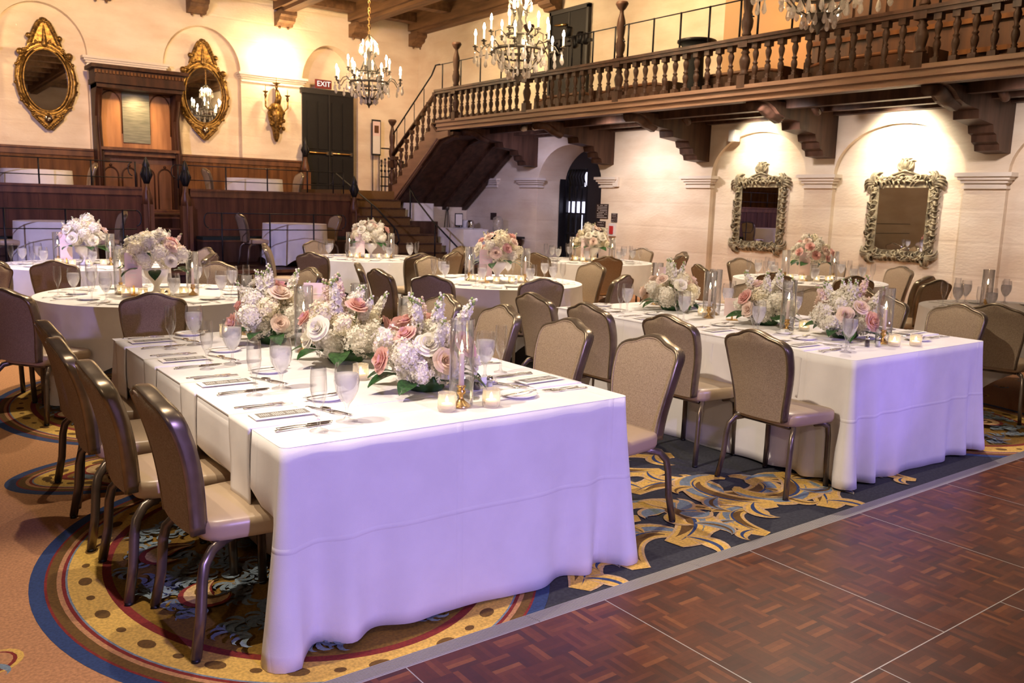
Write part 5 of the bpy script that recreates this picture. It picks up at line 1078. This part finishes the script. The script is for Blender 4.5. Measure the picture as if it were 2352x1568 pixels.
for k, (c, nm_, _, fr_, sd) in enumerate(RT):
    folding_table('round_table', 'folding table under the cloth, '+nm_, (c[0], c[1], 0), .90, .90, True)
    round_cloth(c, .915, 'white cloth on the '+nm_, rot=.3+.37*k, seed=k)
    zz = H+.001
    if k < 6:
        arrangement('tall_flower_arrangement', 'blush flowers in a pedestal bowl on the '+nm_, (c[0], c[1], zz), fr_+.015, .31, sd, low=False, nh=10, nr=15, ns=6, nl=7, group='pedestal flowers on the round tables', pink=.25, tall=.6)
        ca = math.atan2(cr.y, cr.x)
        for s_, w_ in ((-1, 'left'), (1, 'right')):
            x, y = c[0]+s_*.30*cos(ca), c[1]+s_*.30*sin(ca); cand(x, y, '%s of the flowers, %s' % (w_, nm_), zz)
        for q_ in range(5):
            a = ca-PI*(q_+.5)/5; rr_ = .27; tput(VOT, 'votive %s of the flowers, %s' % (('right', 'front right', 'in front', 'front left', 'left')[q_], nm_), c[0]+rr_*cos(a), c[1]+rr_*sin(a), zz, 0, G_V)
        tput(CRD, 'small pale table card on the '+nm_, c[0]-.12*cos(ca)+.16*sin(ca), c[1]-.12*sin(ca)-.16*cos(ca), zz, ca)
        o = [q for q in bpy.data.objects if q.name.startswith('table_card')][-1]; 
        tput(SAL, 'salt shaker on the '+nm_, c[0]+.2*cos(ca)+.30*sin(ca), c[1]+.2*sin(ca)-.30*cos(ca), zz, 0)
    else: cand(c[0]-.25, c[1]+.28, 'on the '+nm_, zz)
    for q_ in range(8):
        a = math.atan2(cr.y, cr.x)+q_*PI/4+.02*((q_*7) % 5-2); w_ = '%s side of the %s' % (dirs[q_], nm_)
        P = lambda r_, s_: (c[0]+r_*cos(a)-s_*sin(a), c[1]+r_*sin(a)+s_*cos(a))
        x, y = P(.60, -.14); tput(GOB, 'water goblet on the '+w_, x, y, zz, 0, 'water goblets')
        x, y = P(.70, -.20); tput(FLU, 'champagne flute on the '+w_, x, y, zz, 0, 'champagne flutes')
        x, y = P(.58, .16); tput(PLT, 'bread plate on the '+w_, x, y, zz, 0, 'bread plates')
        x, y = P(.76, 0); tput(NPF, 'folded napkin on the '+w_, x, y, zz, a+PI, 'folded napkins')
        x, y = P(.74, .11); tput(FRK, 'fork on the '+w_, x, y, zz, a+PI, 'forks on the round tables')
        x, y = P(.74, -.10); tput(KNF, 'knife on the '+w_, x, y, zz, a+PI, 'knives on the round tables')
GR = 'chairs around the round tables'
def rc(x, y, k, where):
    c = RT[k][0]; d_ = math.hypot(x-c[0], y-c[1]); q_ = max(1, 1.475/d_); x, y = c[0]+(x-c[0])*q_, c[1]+(y-c[1])*q_
    seat_back(x, y, c[0], c[1], 'taupe chair, %s, %s' % (RT[k][1].replace('cut by', 'at'), where), GR)
def rca(k, deg, d=1.42):
    c = RT[k][0]; a = math.radians(deg)+math.atan2(cr.y, cr.x); rc(c[0]+d*cos(a), c[1]+d*sin(a), k, dirs[int(round((deg % 360)/45)) % 8]+' side')
rc(.66, 6.58, 0, 'leftmost one'); rc(1.44, 5.98, 0, 'near side'); rc(.62, 7.35, 0, 'behind the leftmost one'); rca(0, 90); rca(0, 45); rca(0, 0)
rc(.80, 9.72, 1, 'darker one at its near left'); rc(1.30, 9.05, 1, 'near side'); rca(1, 0, 1.35); rca(1, 45); rca(1, 90); rca(1, 180)
rc(4.25, 9.9, 2, 'near left'); rc(4.35, 11.75, 2, 'far left'); rc(5.55, 9.45, 2, 'near right, darker one'); rc(6.25, 9.75, 2, 'near right, lighter one'); rca(2, 90, 1.5); rca(2, 30, 1.45); rca(2, 135, 1.5)
rc(3.99, 6.62, 3, 'near left'); rc(4.78, 5.98, 3, 'near side'); rc(6.70, 7.5, 3, 'right side'); rc(5.85, 6.02, 3, 'near right'); rc(3.88, 7.35, 3, 'left side'); rc(4.05, 8.05, 3, 'far left'); rca(3, 125, 1.48); rca(3, 82, 1.48)
rc(7.857, 8.45, 4, 'near side'); rc(7.25, 9.25, 4, 'left side'); rca(4, 150, 1.42); rca(4, 90, 1.45); rca(4, 50, 1.4); rca(4, 10, 1.42); rc(9.1, 8.3, 4, 'near right')
rc(9.32, 4.86, 5, 'near right'); rc(8.86, 4.46, 5, 'near right, pulled out'); rc(7.85, 5.75, 5, 'near left'); rc(8.35, 5.1, 5, 'near side'); rc(7.95, 6.9, 5, 'left side'); rca(5, 60, 1.42); rca(5, 20, 1.42); rca(5, 110, 1.42)
rc(7.28, 3.1, 6, 'near left, seen from behind'); rc(7.35, 4.2, 6, 'far left')
rc(.45, 9.0, 7, 'right side'); rc(-.1, 8.3, 7, 'near side')
# draped tables and chairs on the platforms
PT = (((2.24, 15.25), .352, 'lower platform, left one'), ((6.23, 15.25), .352, 'lower platform, in front of the stairs side'), ((2.39, 17.95), 1.2, 'upper platform, left one'), ((6.44, 17.95), 1.2, 'upper platform, right one'))
for k, (c, z, l) in enumerate(PT): tag(round_cloth(c, .58, 'x', rot=.2*k, zf=z, L_=1.2, name='draped_round_table', seed=20+k), 'small round table under a long white cloth, '+l, 'table', 'draped tables on the platforms')
for x, y, f_, z, l in ((5.2, 15.3, 0, .352, 'lower platform left of the draped table by the stairs'), (7.1, 15.3, PI, .352, 'lower platform right of the draped table by the stairs'), (3.28, 15.3, PI, .352, 'lower platform right of the left draped table'), (1.3, 15.2, 0, .352, 'lower platform left of the left draped table'), (5.43, 18.0, 0, 1.2, 'upper platform left of the right draped table'), (7.5, 18.0, PI, 1.2, 'upper platform by the grey double door'), (3.38, 18.0, PI, 1.2, 'upper platform beside the lit alcove')):
    seat(x+.28*cos(f_), y, f_, 'taupe chair on the '+l, 'chairs on the platforms', z)
